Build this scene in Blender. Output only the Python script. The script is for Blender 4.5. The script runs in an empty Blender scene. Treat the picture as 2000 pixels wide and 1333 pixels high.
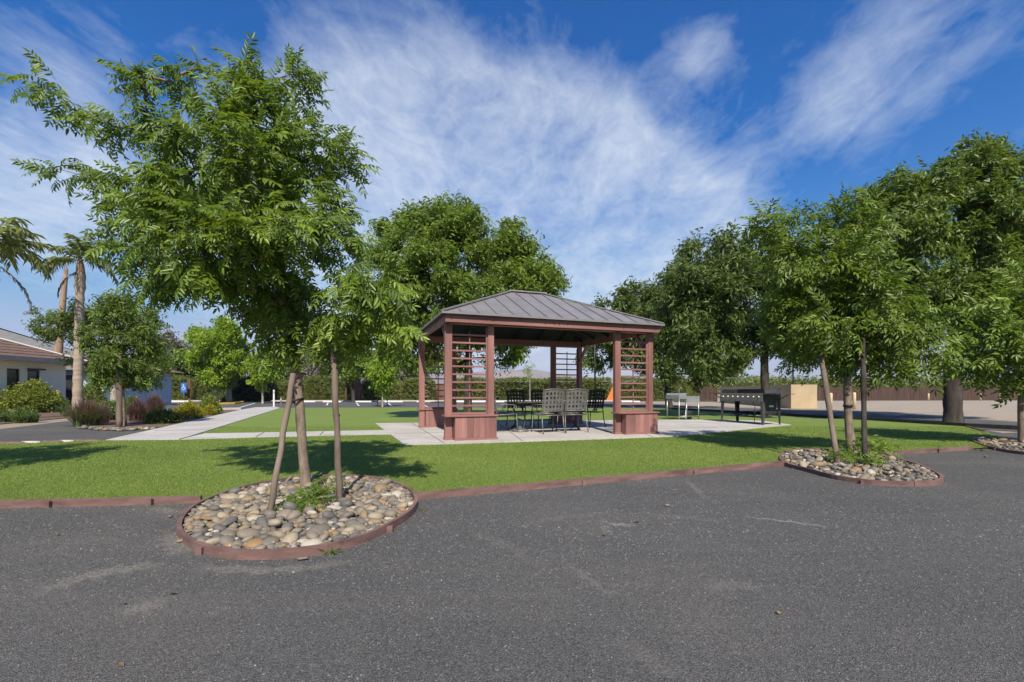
import bpy, math, random
import numpy as np
from mathutils import Vector, Matrix

# ------------------------------------------------------------------ camera, sky, sun, exposure
SC = bpy.context.scene
COL = SC.collection
F, HY, CH = 900.0, 766.0, 1.0            # focal length in photo pixels, horizon row, eye height in metres
cam_d = bpy.data.cameras.new('camera')
cam = bpy.data.objects.new('camera', cam_d)
COL.objects.link(cam)
cam.location = (0, 0, CH)
cam.rotation_euler = (math.radians(90), 0, 0)
cam_d.sensor_width = 36.0
cam_d.lens = 36.0 * F / 2000.0
cam_d.shift_y = (HY - 666.5) / 2000.0
cam_d.clip_end = 20000
cam_d.clip_start = 0.05
SC.camera = cam
SC.view_settings.view_transform = 'Standard'
SC.view_settings.look = 'None'
SC.view_settings.gamma = 1
SC.view_settings.use_curve_mapping = False
SC.view_settings.exposure = 0.42

SUN_DIR = Vector((0.10, -0.993, 1.02)).normalized()
sun_el = math.asin(SUN_DIR.z)
sun_az = math.atan2(SUN_DIR.x, SUN_DIR.y)
sd = bpy.data.lights.new('sun', 'SUN')
sd.energy = 4.7
sd.angle = math.radians(0.53)
sd.color = (1.0, 0.915, 0.785)
sun = bpy.data.objects.new('sun', sd)
COL.objects.link(sun)
sun.rotation_euler = SUN_DIR.to_track_quat('Z', 'Y').to_euler()
sun.location = (0, -10, 20)


class NT:
    """tiny node-tree helper"""
    def __init__(self, tree):
        self.t = tree
        tree.nodes.clear()

    def n(self, kind, **kw):
        nd = self.t.nodes.new(kind)
        for k, v in kw.items():
            if k.startswith('i_'):
                key = k[2:]
                key = int(key) if key.isdigit() else key.replace('_', ' ')
                self.put(nd.inputs[key], v)
            else:
                setattr(nd, k, v)
        return nd

    def put(self, sock, v):
        if isinstance(v, bpy.types.NodeSocket):
            self.t.links.new(v, sock)
        else:
            sock.default_value = v

    def math(self, op, a, b=0.0, clamp=False):
        nd = self.n('ShaderNodeMath', operation=op, use_clamp=clamp)
        self.put(nd.inputs[0], a)
        self.put(nd.inputs[1], b)
        return nd.outputs[0]

    def mix(self, fac, a, b, blend='MIX'):
        nd = self.n('ShaderNodeMix', data_type='RGBA', blend_type=blend, clamp_factor=True)
        self.put(nd.inputs[0], fac)
        self.put(nd.inputs[6], a if isinstance(a, bpy.types.NodeSocket) else tuple(a) + (1,) * (4 - len(a)))
        self.put(nd.inputs[7], b if isinstance(b, bpy.types.NodeSocket) else tuple(b) + (1,) * (4 - len(b)))
        return nd.outputs[2]

    def noise(self, vec, scale, detail=4, rough=0.55, dist=0.0):
        nd = self.n('ShaderNodeTexNoise', i_Scale=scale, i_Detail=detail, i_Roughness=rough, i_Distortion=dist)
        if vec is not None:
            self.put(nd.inputs['Vector'], vec)
        return nd

    def ramp(self, fac, stops, interp='LINEAR'):
        nd = self.n('ShaderNodeValToRGB')
        cr = nd.color_ramp
        cr.interpolation = interp
        while len(cr.elements) < len(stops):
            cr.elements.new(0.5)
        for e, (p, c) in zip(cr.elements, stops):
            e.position = p
            e.color = tuple(c) + (1,) * (4 - len(c)) if not isinstance(c, (int, float)) else (c, c, c, 1)
        self.put(nd.inputs[0], fac)
        return nd.outputs[0]

    def mapping(self, vec, scale=(1, 1, 1), loc=(0, 0, 0), rot=(0, 0, 0)):
        nd = self.n('ShaderNodeMapping')
        self.put(nd.inputs['Vector'], vec)
        nd.inputs['Scale'].default_value = scale
        nd.inputs['Location'].default_value = loc
        nd.inputs['Rotation'].default_value = rot
        return nd.outputs[0]


def pixdir(px, py):
    return Vector(((px - 1000) / F, 1.0, (HY - py) / F)).normalized()


def build_world():
    w = bpy.data.worlds.new('World')
    SC.world = w
    w.use_nodes = True
    T = NT(w.node_tree)
    out = T.n('ShaderNodeOutputWorld')
    bg = T.n('ShaderNodeBackground')
    sky = T.n('ShaderNodeTexSky', sky_type='NISHITA')
    sky.sun_disc = False
    sky.sun_elevation = sun_el
    sky.sun_rotation = sun_az
    sky.air_density = 1.0
    sky.dust_density = 0.6
    sky.ozone_density = 2.5
    sky.altitude = 50
    hs = T.n('ShaderNodeHueSaturation', i_Saturation=1.48, i_Value=1.02, i_Hue=0.512)
    T.put(hs.inputs['Color'], sky.outputs[0])
    d = T.n('ShaderNodeTexCoord').outputs['Generated']
    # clouds: thin cirrus sheets, thickness from noise in the plane of the cloud layer
    sep = T.n('ShaderNodeSeparateXYZ')
    T.put(sep.inputs[0], d)
    zz = T.math('ADD', T.math('MAXIMUM', sep.outputs[2], 0.0), 0.16)
    cmb = T.n('ShaderNodeCombineXYZ')
    T.put(cmb.inputs[0], T.math('DIVIDE', sep.outputs[0], zz))
    T.put(cmb.inputs[1], T.math('DIVIDE', sep.outputs[1], zz))
    pl = cmb.outputs[0]
    n1 = T.noise(T.mapping(pl, (1.1, 0.6, 1), rot=(0, 0, -0.6)), 1.5, 8, 0.58, 0.8).outputs[0]
    n2 = T.noise(T.mapping(pl, (1.3, 0.7, 1), (3.1, 1.7, 0), (0, 0, -0.8)), 3.6, 8, 0.62, 1.0).outputs[0]
    n3 = T.noise(T.mapping(pl, (1.3, 1.0, 1), (1.1, 4.7, 0), (0, 0, -0.7)), 13.0, 7, 0.66, 0.6).outputs[0]
    nn = T.math('ADD', T.math('ADD', T.math('MULTIPLY', n1, 0.46), T.math('MULTIPLY', n2, 0.34)), T.math('MULTIPLY', n3, 0.20))
    blobs = [(1000, 600, 300, .60), (1220, 570, 150, .50), (700, 560, 200, .25), (1400, 600, 100, .2), (770, 340, 120, .36), (900, 410, 130, .62), (1080, 450, 110, .60), (1230, 420, 70, .44), (1000, 540, 170, .55), (1150, 540, 150, .50),
             (1310, 530, 100, .38), (1400, 490, 60, .16), (640, 400, 140, .40), (690, 230, 120, .14), (860, 100, 80, .10), (740, 160, 90, .10), (980, 210, 40, .34), (1110, 270, 50, .20), (1010, 300, 70, .24),
             (20, 270, 110, .40), (90, 390, 70, .55), (10, 420, 60, .45), (250, 330, 140, .35), (1300, 66, 30, .14), (1345, 88, 34, .20), (1395, 95, 40, .24), (1450, 100, 30, .16), (1385, 52, 30, .13), (1355, 135, 28, .15),
             (1700, 110, 95, .24), (1620, 190, 65, .26), (1660, 240, 45, .20), (1850, 90, 95, .19), (80, 80, 90, .22), (1180, 650, 120, .28), (1950, 60, 70, .2), (600, 620, 200, .25), (1220, 190, 40, .14)]
    acc = None
    for px, py, r, s in blobs:
        v = pixdir(px, py)
        dv = T.n('ShaderNodeVectorMath', operation='DOT_PRODUCT')
        T.put(dv.inputs[0], d)
        dv.inputs[1].default_value = v
        sig = 1.08 * r / F * v.y           # angular size of the sheet
        e = T.math('EXPONENT', T.math('MULTIPLY', T.math('SUBTRACT', 1.0, dv.outputs['Value']), -1.0 / (sig * sig)))
        e = T.math('MULTIPLY', e, s)
        acc = e if acc is None else T.math('ADD', acc, e)
    nn = T.math('ADD', T.math('MULTIPLY', T.math('SUBTRACT', nn, 0.5), 1.3), 0.5)
    cover = T.math('ADD', T.math('MINIMUM', acc, 0.95), 0.05)
    # thickness: cover decides how much of the noise shows
    thr = T.math('SUBTRACT', nn, T.math('SUBTRACT', 0.67, T.math('MULTIPLY', cover, 0.44)))
    dens = T.math('MULTIPLY', thr, 1.9, True)
    dens = T.math('MULTIPLY', dens, T.math('ADD', 0.40, T.math('MULTIPLY', cover, 0.62), True))
    # the bright band at the horizon is held back softly, as the hazy air of the place does
    sp = T.n('ShaderNodeSeparateColor')
    T.put(sp.inputs[0], hs.outputs[0])
    cb = T.n('ShaderNodeCombineColor')
    for ch, k in enumerate((2.9, 3.5, 5.4)):
        q = T.math('DIVIDE', sp.outputs[ch], k)
        T.put(cb.inputs[ch], T.math('DIVIDE', sp.outputs[ch], T.math('POWER', T.math('ADD', T.math('POWER', q, 4.0), 1.0), 0.25)))
    base = cb.outputs[0]
    cl = T.mix(dens, base, (5.2, 5.7, 6.3))
    T.put(bg.inputs[0], cl)
    bg.inputs[1].default_value = 0.118
    T.put(out.inputs[0], bg.outputs[0])


build_world()

# ------------------------------------------------------------------ generic helpers
R = np.random.default_rng(11)


def G(px, py, z=0.0):
    """point of the ground (height z) seen at a photo pixel"""
    D = F * (CH - z) / (py - HY)
    return Vector(((px - 1000) / F * D, D, z))


def V(px, py, D):
    return Vector(((px - 1000) / F * D, D, CH + (HY - py) / F * D))


def tag(o, label=None, cat=None, group=None, kind=None):
    if label:
        o['label'] = label
    if cat:
        o['category'] = cat
    if group:
        o['group'] = group
    if kind:
        o['kind'] = kind
    return o


def empty(name, loc=(0, 0, 0), rz=0.0):
    o = bpy.data.objects.new(name, None)
    o.empty_display_size = 0.2
    o.location = loc
    o.rotation_euler = (0, 0, rz)
    COL.objects.link(o)
    return o


def link(name, me, m=None, parent=None, loc=None):
    o = bpy.data.objects.new(name, me)
    if m is not None and len(me.materials) == 0:
        me.materials.append(m)
    COL.objects.link(o)
    if parent is not None:
        o.parent = parent
    if loc is not None:
        o.location = loc
    return o


class MB:
    def __init__(self):
        self.v = []
        self.f = []

    def add(self, vs, fs):
        b = len(self.v)
        self.v += [tuple(p) for p in vs]
        self.f += [tuple(i + b for i in q) for q in fs]
        return self

    def box(self, x0, x1, y0, y1, z0, z1, M=None):
        vs = [Vector((x, y, z)) for z in (z0, z1) for y in (y0, y1) for x in (x0, x1)]
        if M is not None:
            vs = [M @ p for p in vs]
        return self.add(vs, [(0, 2, 3, 1), (4, 5, 7, 6), (0, 1, 5, 4), (2, 6, 7, 3), (0, 4, 6, 2), (1, 3, 7, 5)])

    def bar(self, a, b, w, h, up=(0, 0, 1)):
        a, b = Vector(a), Vector(b)
        x = (b - a).normalized()
        y = Vector(up).cross(x)
        if y.length < 1e-4:
            y = Vector((0, 1, 0)).cross(x)
        y.normalize()
        z = x.cross(y)
        vs = []
        for p in (a, b):
            for sy, sz in ((-1, -1), (1, -1), (1, 1), (-1, 1)):
                vs.append(p + y * (sy * w / 2) + z * (sz * h / 2))
        return self.add(vs, [(3, 2, 1, 0), (4, 5, 6, 7), (0, 1, 5, 4), (1, 2, 6, 5), (2, 3, 7, 6), (3, 0, 4, 7)])

    def tube(self, pts, rad, n=8, cap=True):
        pts = [Vector(p) for p in pts]
        if not hasattr(rad, '__len__'):
            rad = [rad] * len(pts)
        rings = []
        ref = None
        b0 = len(self.v)
        for i, p in enumerate(pts):
            t = (pts[min(i + 1, len(pts) - 1)] - pts[max(i - 1, 0)]).normalized()
            if ref is None:
                ref = Vector((1, 0, 0)) if abs(t.x) < .8 else Vector((0, 1, 0))
            x = (ref - t * ref.dot(t)).normalized()
            ref = x
            y = t.cross(x)
            for k in range(n):
                a = 2 * math.pi * k / n
                self.v.append(tuple(p + (x * math.cos(a) + y * math.sin(a)) * rad[i]))
        for i in range(len(pts) - 1):
            for k in range(n):
                k2 = (k + 1) % n
                self.f.append((b0 + i * n + k, b0 + i * n + k2, b0 + (i + 1) * n + k2, b0 + (i + 1) * n + k))
        if cap:
            self.f.append(tuple(b0 + k for k in reversed(range(n))))
            self.f.append(tuple(b0 + (len(pts) - 1) * n + k for k in range(n)))
        return self

    def prism(self, poly, z0, z1):
        """closed polygon (x, y) anticlockwise between two heights"""
        n = len(poly)
        vs = [(p[0], p[1], z0) for p in poly] + [(p[0], p[1], z1) for p in poly]
        fs = [tuple(reversed(range(n))), tuple(range(n, 2 * n))]
        fs += [(i, (i + 1) % n, n + (i + 1) % n, n + i) for i in range(n)]
        return self.add(vs, fs)

    def lathe(self, prof, n=16, c=(0, 0, 0)):
        b0 = len(self.v)
        for r, z in prof:
            for k in range(n):
                a = 2 * math.pi * k / n
                self.v.append((c[0] + r * math.cos(a), c[1] + r * math.sin(a), c[2] + z))
        for i in range(len(prof) - 1):
            for k in range(n):
                k2 = (k + 1) % n
                self.f.append((b0 + i * n + k, b0 + i * n + k2, b0 + (i + 1) * n + k2, b0 + (i + 1) * n + k))
        self.f.append(tuple(b0 + k for k in reversed(range(n))))
        self.f.append(tuple(b0 + (len(prof) - 1) * n + k for k in range(n)))
        return self

    def mesh(self, name, smooth=False):
        me = bpy.data.meshes.new(name)
        me.from_pydata(self.v, [], self.f)
        if smooth:
            me.shade_smooth()
        me.update()
        return me

    def build(self, name, m, parent=None, smooth=False, loc=None, bevel=0.0):
        o = link(name, self.mesh(name, smooth), m, parent, loc)
        if bevel:
            md = o.modifiers.new('bevel', 'BEVEL')
            md.width = bevel
            md.segments = 1
            md.limit_method = 'ANGLE'
        return o


def np_mesh(name, verts, faces, tint=None, smooth=True):
    """verts (n,3), faces (m,k) all of one size; tint: one float for each vertex"""
    me = bpy.data.meshes.new(name)
    nv, (nf, k) = len(verts), faces.shape
    me.vertices.add(nv)
    me.vertices.foreach_set('co', np.ascontiguousarray(verts, dtype=np.float32).ravel())
    me.loops.add(nf * k)
    me.loops.foreach_set('vertex_index', np.ascontiguousarray(faces, dtype=np.int32).ravel())
    me.polygons.add(nf)
    me.polygons.foreach_set('loop_start', np.arange(0, nf * k, k, dtype=np.int32))
    if tint is not None:
        a = me.attributes.new('tint', 'FLOAT', 'POINT')
        a.data.foreach_set('value', np.ascontiguousarray(tint, dtype=np.float32))
    me.update(calc_edges=True)
    if smooth:
        me.shade_smooth()
    else:
        me.shade_flat()
    return me


def instance(proto_v, proto_f, pos, M, tint):
    """copies of one small mesh joined in one array: pos (N,3), M (N,3,3) with scale"""
    N, n = len(pos), len(proto_v)
    v = np.einsum('nij,kj->nki', M, proto_v) + pos[:, None, :]
    f = (proto_f[None, :, :] + (np.arange(N) * n)[:, None, None]).reshape(-1, proto_f.shape[1])
    return v.reshape(-1, 3), f, np.repeat(tint, n)


def frames(dirs, rng, wob=0.5, lean=(0, 0)):
    x = dirs / (np.linalg.norm(dirs, axis=1, keepdims=True) + 1e-9)
    up = np.array([lean[0], lean[1], 1.0]) + rng.normal(0, wob, x.shape)
    y = np.cross(up, x)
    y /= np.linalg.norm(y, axis=1, keepdims=True) + 1e-9
    z = np.cross(x, y)
    return np.stack([x, y, z], axis=2)


def inside(poly, x, y):
    """points in polygon, numpy"""
    r = np.zeros(x.shape, bool)
    n = len(poly)
    for i in range(n):
        x1, y1 = poly[i][0], poly[i][1]
        x2, y2 = poly[(i + 1) % n][0], poly[(i + 1) % n][1]
        c = ((y1 > y) != (y2 > y)) & (x < (x2 - x1) * (y - y1) / ((y2 - y1) or 1e-9) + x1)
        r ^= c
    return r


def sheet(name, poly, z, m, kind='structure', thick=0.0):
    """flat piece of ground from an outline"""
    area = sum(poly[i][0] * poly[(i + 1) % len(poly)][1] - poly[(i + 1) % len(poly)][0] * poly[i][1] for i in range(len(poly)))
    if area < 0:
        poly = list(reversed(poly))
    mb = MB()
    if thick:
        mb.prism(poly, z - thick, z)
    else:
        mb.add([(p[0], p[1], z) for p in poly], [tuple(range(len(poly)))])
    o = mb.build(name, m)
    if kind:
        o['kind'] = kind
    return o


# ------------------------------------------------------------------ materials
def new_mat(name):
    m = bpy.data.materials.new(name)
    m.use_nodes = True
    T = NT(m.node_tree)
    out = T.n('ShaderNodeOutputMaterial')
    p = T.n('ShaderNodeBsdfPrincipled')
    T.put(out.inputs[0], p.outputs[0])
    return m, T, p, out


def pmat(name, c1, c2=None, scale=6.0, detail=5, rough=0.6, metal=0.0, bump=0.0, bscale=60.0, stretch=(1, 1, 1), spec=0.4, objvar=0.0):
    m, T, p, out = new_mat(name)
    tc = T.n('ShaderNodeTexCoord').outputs['Object']
    vec = T.mapping(tc, stretch)
    c2 = c2 or tuple(min(1, c * 1.25) for c in c1)
    n = T.noise(vec, scale, detail, 0.6).outputs[0]
    col = T.mix(T.ramp(n, [(0.32, 0.0), (0.68, 1.0)]), c1, c2)
    if objvar:
        oi = T.n('ShaderNodeObjectInfo').outputs['Random']
        v = T.math('ADD', T.math('MULTIPLY', oi, 2 * objvar), 1 - objvar)
        hs = T.n('ShaderNodeHueSaturation', i_Value=v)
        T.put(hs.inputs['Color'], col)
        col = hs.outputs[0]
    T.put(p.inputs['Base Color'], col)
    p.inputs['Roughness'].default_value = rough
    p.inputs['Metallic'].default_value = metal
    p.inputs['Specular IOR Level'].default_value = spec
    if bump:
        b = T.n('ShaderNodeBump', i_Strength=bump, i_Distance=0.01)
        T.put(b.inputs['Height'], T.noise(vec, bscale, 4, 0.6).outputs[0])
        T.put(p.inputs['Normal'], b.outputs[0])
    return m


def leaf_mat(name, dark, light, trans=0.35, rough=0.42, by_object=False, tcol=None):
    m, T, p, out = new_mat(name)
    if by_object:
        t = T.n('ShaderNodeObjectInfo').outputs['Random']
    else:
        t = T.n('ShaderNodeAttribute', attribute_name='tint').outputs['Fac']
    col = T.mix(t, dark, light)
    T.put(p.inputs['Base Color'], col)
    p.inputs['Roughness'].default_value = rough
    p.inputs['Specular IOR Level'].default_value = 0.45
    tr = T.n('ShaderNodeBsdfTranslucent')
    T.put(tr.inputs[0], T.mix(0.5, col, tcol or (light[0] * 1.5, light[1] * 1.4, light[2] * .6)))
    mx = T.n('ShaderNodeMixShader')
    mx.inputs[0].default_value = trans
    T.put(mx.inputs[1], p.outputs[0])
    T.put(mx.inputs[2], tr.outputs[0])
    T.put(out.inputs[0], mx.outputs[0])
    return m


def gravel_mat(name, dark, light, dust, scale=150.0, dust_amt=0.5):
    m, T, p, out = new_mat(name)
    tc = T.n('ShaderNodeTexCoord').outputs['Object']
    vo = T.n('ShaderNodeTexVoronoi', i_Scale=scale)
    T.put(vo.inputs['Vector'], tc)
    bw = T.n('ShaderNodeRGBToBW')
    T.put(bw.inputs[0], vo.outputs['Color'])
    grit = T.noise(tc, scale * 0.55, 3, 0.7).outputs[0]
    f = T.math('ADD', T.math('MULTIPLY', bw.outputs[0], 0.6), T.math('MULTIPLY', grit, 0.4))
    col = T.ramp(f, [(0.22, dark), (0.5, tuple((a + b) / 2 for a, b in zip(dark, light))), (0.72, light), (0.88, tuple(min(1, c * 1.5) for c in light))])
    big = T.noise(T.mapping(tc, (1.0, 1.0, 1.0), rot=(0, 0, .3)), 0.55, 7, 0.62, 0.4).outputs[0]
    mid = T.noise(T.mapping(tc, (0.35, 2.2, 1.0), rot=(0, 0, 0.35)), 1.4, 6, 0.62, 0.8).outputs[0]
    d = T.math('MULTIPLY', T.ramp(T.math('ADD', T.math('MULTIPLY', big, .6), T.math('MULTIPLY', mid, .4)), [(0.46, 0.0), (0.66, 1.0)]), dust_amt)
    dcol = T.ramp(f, [(.2, tuple(c * .62 for c in dust)), (.5, dust), (.8, tuple(c * 1.35 for c in dust))])
    col = T.mix(d, col, dcol)
    wet = T.noise(tc, 0.32, 5, 0.6).outputs[0]
    col = T.mix(1.0, col, T.ramp(wet, [(0.35, (.92, .92, .92)), (0.65, (1.06, 1.06, 1.06))]), 'MULTIPLY')
    T.put(p.inputs['Base Color'], col)
    p.inputs['Roughness'].default_value = 0.9
    p.inputs['Specular IOR Level'].default_value = 0.2
    b = T.n('ShaderNodeBump', i_Strength=0.9, i_Distance=0.006)
    T.put(b.inputs['Height'], T.math('ADD', vo.outputs['Distance'], T.math('MULTIPLY', grit, 0.8)))
    T.put(p.inputs['Normal'], b.outputs[0])
    return m


def turf_mat():
    m, T, p, out = new_mat('turf')
    tc = T.n('ShaderNodeTexCoord').outputs['Object']
    fine = T.noise(T.mapping(tc, (1, .55, 1)), 160, 3, 0.7).outputs[0]
    big = T.noise(tc, 0.8, 5, 0.6).outputs[0]
    col = T.mix(T.ramp(fine, [(0.3, 0), (0.7, 1)]), (.100, .150, .024), (.225, .300, .062))
    col = T.mix(1.0, col, T.ramp(big, [(0.3, (.88, .92, .9)), (0.7, (1.12, 1.08, 1.05))]), 'MULTIPLY')
    T.put(p.inputs['Base Color'], col)
    p.inputs['Roughness'].default_value = 0.75
    p.inputs['Specular IOR Level'].default_value = 0.25
    b = T.n('ShaderNodeBump', i_Strength=0.5, i_Distance=0.02)
    T.put(b.inputs['Height'], fine)
    T.put(p.inputs['Normal'], b.outputs[0])
    return m


def stone_mat(name, by_object):
    m, T, p, out = new_mat(name)
    if by_object:
        t = T.n('ShaderNodeObjectInfo').outputs['Random']
    else:
        t = T.n('ShaderNodeAttribute', attribute_name='tint').outputs['Fac']
    col = T.ramp(t, [(0.0, (.205, .182, .150)), (.13, (.30, .255, .190)), (.26, (.145, .138, .128)), (.38, (.39, .335, .245)), (.50, (.25, .215, .165)),
                     (.61, (.30, .225, .135)), (.68, (.17, .165, .16)), (.78, (.50, .465, .40)), (.87, (.28, .24, .19)), (.95, (.34, .215, .10))], 'CONSTANT')
    tc = T.n('ShaderNodeTexCoord').outputs['Object']
    n = T.noise(tc, 14 if by_object else 20, 5, 0.65).outputs[0]
    col = T.mix(1.0, col, T.ramp(n, [(0.3, (.60, .58, .55)), (0.7, (1.05, 1.02, .96))]), 'MULTIPLY')
    T.put(p.inputs['Base Color'], col)
    p.inputs['Roughness'].default_value = 0.62
    b = T.n('ShaderNodeBump', i_Strength=0.25, i_Distance=0.01)
    T.put(b.inputs['Height'], n)
    T.put(p.inputs['Normal'], b.outputs[0])
    return m


def wood_mat(name, c1, c2, sx=(1, 1, 1), rough=0.65, bump=0.25, objvar=0.1):
    return pmat(name, c1, c2, 9, 6, rough, 0, bump, 40, sx, 0.3, objvar)


M = {}
M['earth'] = pmat('dry_earth', (.26, .21, .15), (.34, .28, .20), .08, 6, .95, 0, 0, 1)
M['gravel'] = gravel_mat('dark_gravel', (.050, .049, .0475), (.155, .152, .146), (.190, .175, .150), 190, .42)
M['lot'] = gravel_mat('pale_gravel', (.25, .21, .165), (.40, .34, .265), (.44, .355, .26), 40, .7)
M['asphalt'] = gravel_mat('asphalt', (.060, .060, .061), (.125, .124, .124), (.17, .162, .15), 60, .5)
M['mulch'] = pmat('bark_mulch', (.085, .05, .035), (.21, .14, .10), 14, 6, .95, 0, .8, 60)
M['turf'] = turf_mat()
M['concrete'] = pmat('concrete', (.37, .348, .32), (.52, .495, .46), 1.1, 9, .88, 0, .15, 90)
def concrete_mat():
    m, T, p, out = new_mat('stained_concrete')
    tc = T.n('ShaderNodeTexCoord').outputs['Object']
    a = T.noise(tc, .9, 8, .65, .5).outputs[0]
    b = T.noise(tc, 7, 6, .7).outputs[0]
    g = T.noise(tc, 120, 3, .7).outputs[0]
    col = T.mix(T.ramp(a, [(.35, 0), (.65, 1)]), (.40, .375, .34), (.53, .505, .47))
    col = T.mix(T.math('MULTIPLY', T.ramp(b, [(.52, 0), (.72, 1)]), .45), col, (.27, .245, .21))
    col = T.mix(1.0, col, T.ramp(g, [(.3, (.88, .88, .88)), (.7, (1.08, 1.08, 1.08))]), 'MULTIPLY')
    T.put(p.inputs['Base Color'], col)
    p.inputs['Roughness'].default_value = .9
    bm = T.n('ShaderNodeBump', i_Strength=.2, i_Distance=.004)
    T.put(bm.inputs['Height'], g)
    T.put(p.inputs['Normal'], bm.outputs[0])
    return m


M['concrete'] = concrete_mat()
M['joint'] = pmat('joint', (.12, .11, .10), (.17, .16, .15), 8, 3, .9)
M['edging'] = pmat('composite_edging', (.120, .068, .058), (.250, .150, .130), 3.5, 7, .6, 0, .2, 60, (1, 1, 4), .35, .06)
M['darkstrip'] = pmat('dark_strip', (.020, .019, .018), (.045, .04, .036), 6, 4, .8)
M['soil'] = pmat('soil', (.07, .055, .042), (.13, .105, .085), 12, 5, .95, 0, .5, 60)
M['stone'] = stone_mat('river_stone', True)
M['stone_mass'] = stone_mat('river_stone_mass', False)
M['bark'] = pmat('young_bark', (.135, .102, .076), (.30, .235, .180), 22, 7, .9, 0, .9, 60, (1, 1, .30), .15)
M['bark_dark'] = pmat('old_bark', (.030, .025, .021), (.085, .072, .060), 7, 6, .9, 0, .9, 16, (1, 1, .25), .2)
M['bark_pale'] = pmat('pale_bark', (.30, .26, .21), (.46, .41, .34), 8, 6, .85, 0, .4, 30, (1, 1, .4), .2)
M['stake'] = wood_mat('stake_wood', (.105, .078, .058), (.235, .180, .140), (1, 1, .12), .85, .8)
M['twig'] = pmat('twig', (.10, .06, .035), (.20, .13, .08), 12, 4, .8)
M['leafA'] = leaf_mat('pistache_leaf', (.050, .098, .011), (.230, .340, .040), .38)
M['leafAo'] = leaf_mat('pistache_leaf_single', (.070, .125, .012), (.245, .345, .042), .40, .36, True)
M['leafB'] = leaf_mat('ash_leaf', (.075, .130, .015), (.240, .350, .050), .42)
M['leafC'] = leaf_mat('dark_leaf', (.050, .084, .016), (.165, .235, .052), .38)
M['leafE'] = leaf_mat('bed_tree_leaf', (.050, .096, .011), (.215, .315, .038), .36)
M['leafD'] = leaf_mat('broad_tree_leaf', (.055, .096, .013), (.190, .280, .042), .38)
M['leafY'] = leaf_mat('lime_leaf', (.135, .235, .014), (.320, .450, .042), .42)
M['leafH'] = leaf_mat('hedge_leaf', (.105, .145, .026), (.275, .325, .072), .34)
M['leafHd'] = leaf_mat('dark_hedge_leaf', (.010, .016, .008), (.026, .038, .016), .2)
M['leafG'] = leaf_mat('grey_leaf', (.095, .100, .080), (.225, .215, .170), .2)
M['leafV'] = leaf_mat('variegated_leaf', (.085, .125, .012), (.52, .46, .04), .34)
M['leafS'] = leaf_mat('shrub_leaf', (.095, .140, .016), (.32, .37, .065), .34)
M['leafP'] = leaf_mat('palm_leaf', (.14, .19, .06), (.36, .42, .17), .45)
M['leafPd'] = leaf_mat('dead_palm_leaf', (.10, .075, .06), (.22, .17, .13), .2)
M['leafPu'] = leaf_mat('purple_grass', (.105, .062, .060), (.26, .165, .150), .3)
M['leafGr'] = leaf_mat('strap_leaf', (.070, .120, .030), (.20, .285, .09), .3)
M['blade'] = leaf_mat('turf_blade', (.105, .165, .026), (.255, .340, .070), .3, .5)
M['core'] = pmat('inner_twigs', (.012, .016, .008), (.028, .03, .016), 9, 3, .9)
M['gz'] = pmat('gazebo_wood', (.185, .088, .078), (.345, .172, .153), 5, 8, .6, 0, .3, 45, (1, 1, .12), .3, .16)
M['gzh'] = pmat('gazebo_beam', (.205, .095, .084), (.330, .160, .142), 6, 6, .55, 0, .15, 45, (.14, 1, 1), .35, .05)
M['roof'] = pmat('roof_metal', (.205, .195, .195), (.265, .252, .250), 3, 5, .5, .2, .03, 60, (1, 1, 1), .4, .06)
M['under_shade'] = pmat('roof_shade', (.022, .022, .021), (.038, .037, .035), 4, 4, .7)  # near-black colour puts the shade under the roof into the material
M['bolt'] = pmat('bolt', (.02, .018, .017), (.05, .045, .04), 20, 2, .5, .6)
M['iron'] = pmat('cast_metal', (.135, .135, .132), (.215, .212, .205), 12, 4, .45, .35, .05, 60, (1, 1, 1), .5)  # lighter tone given to the chairs that stand in the sun
M['iron_dark'] = pmat('dark_metal', (.020, .019, .018), (.045, .042, .038), 12, 4, .45, .4)  # table and posts; also puts shade into the colour of the farther chairs
M['tabletop'] = pmat('table_top', (.07, .06, .055), (.13, .115, .105), 9, 4, .4, .3)
M['steel'] = pmat('stainless_steel', (.42, .43, .43), (.58, .59, .58), 4, 5, .38, .75, .02, 80)
M['grill_black'] = pmat('grill_black', (.018, .018, .019), (.040, .040, .042), 7, 5, .5, .2, .1, 60)
M['grill_grey'] = pmat('grill_grey', (.060, .060, .064), (.12, .12, .125), 6, 5, .45, .4, .08, 50)
M['grill_front'] = pmat('grill_front', (.145, .135, .115), (.30, .28, .24), 22, 6, .45, .55, .1, 60)
M['white'] = pmat('white_paint', (.70, .69, .66), (.80, .79, .76), 8, 4, .6)
M['kerb'] = pmat('kerb_concrete', (.40, .37, .33), (.54, .50, .45), 1.2, 6, .9)
M['yellow'] = pmat('yellow_kerb', (.55, .34, .04), (.68, .45, .07), 2, 5, .7)
M['bollard'] = pmat('cream_bollard', (.62, .49, .26), (.74, .60, .36), 5, 4, .6)
M['tan'] = pmat('tan_block', (.41, .315, .195), (.50, .39, .25), 1.2, 7, .9, 0, .2, 12)
M['fence'] = wood_mat('fence_wood', (.045, .026, .020), (.105, .068, .052), (1, 1, .06), .85, .3)
M['fence_red'] = wood_mat('red_fence_wood', (.095, .048, .034), (.19, .10, .070), (1, 1, .06), .85, .3)
M['orange'] = pmat('orange_sheet', (.62, .16, .035), (.74, .22, .055), 2, 4, .6)
M['wall_white'] = pmat('white_stucco', (.80, .72, .58), (.86, .78, .64), 3, 6, .9, 0, .15, 60)
M['wall_blue'] = pmat('blue_stucco', (.40, .47, .58), (.47, .54, .65), 3, 6, .9, 0, .15, 60)
M['trim_grey'] = pmat('grey_fascia', (.19, .19, .20), (.24, .24, .25), 4, 4, .6)
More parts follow.
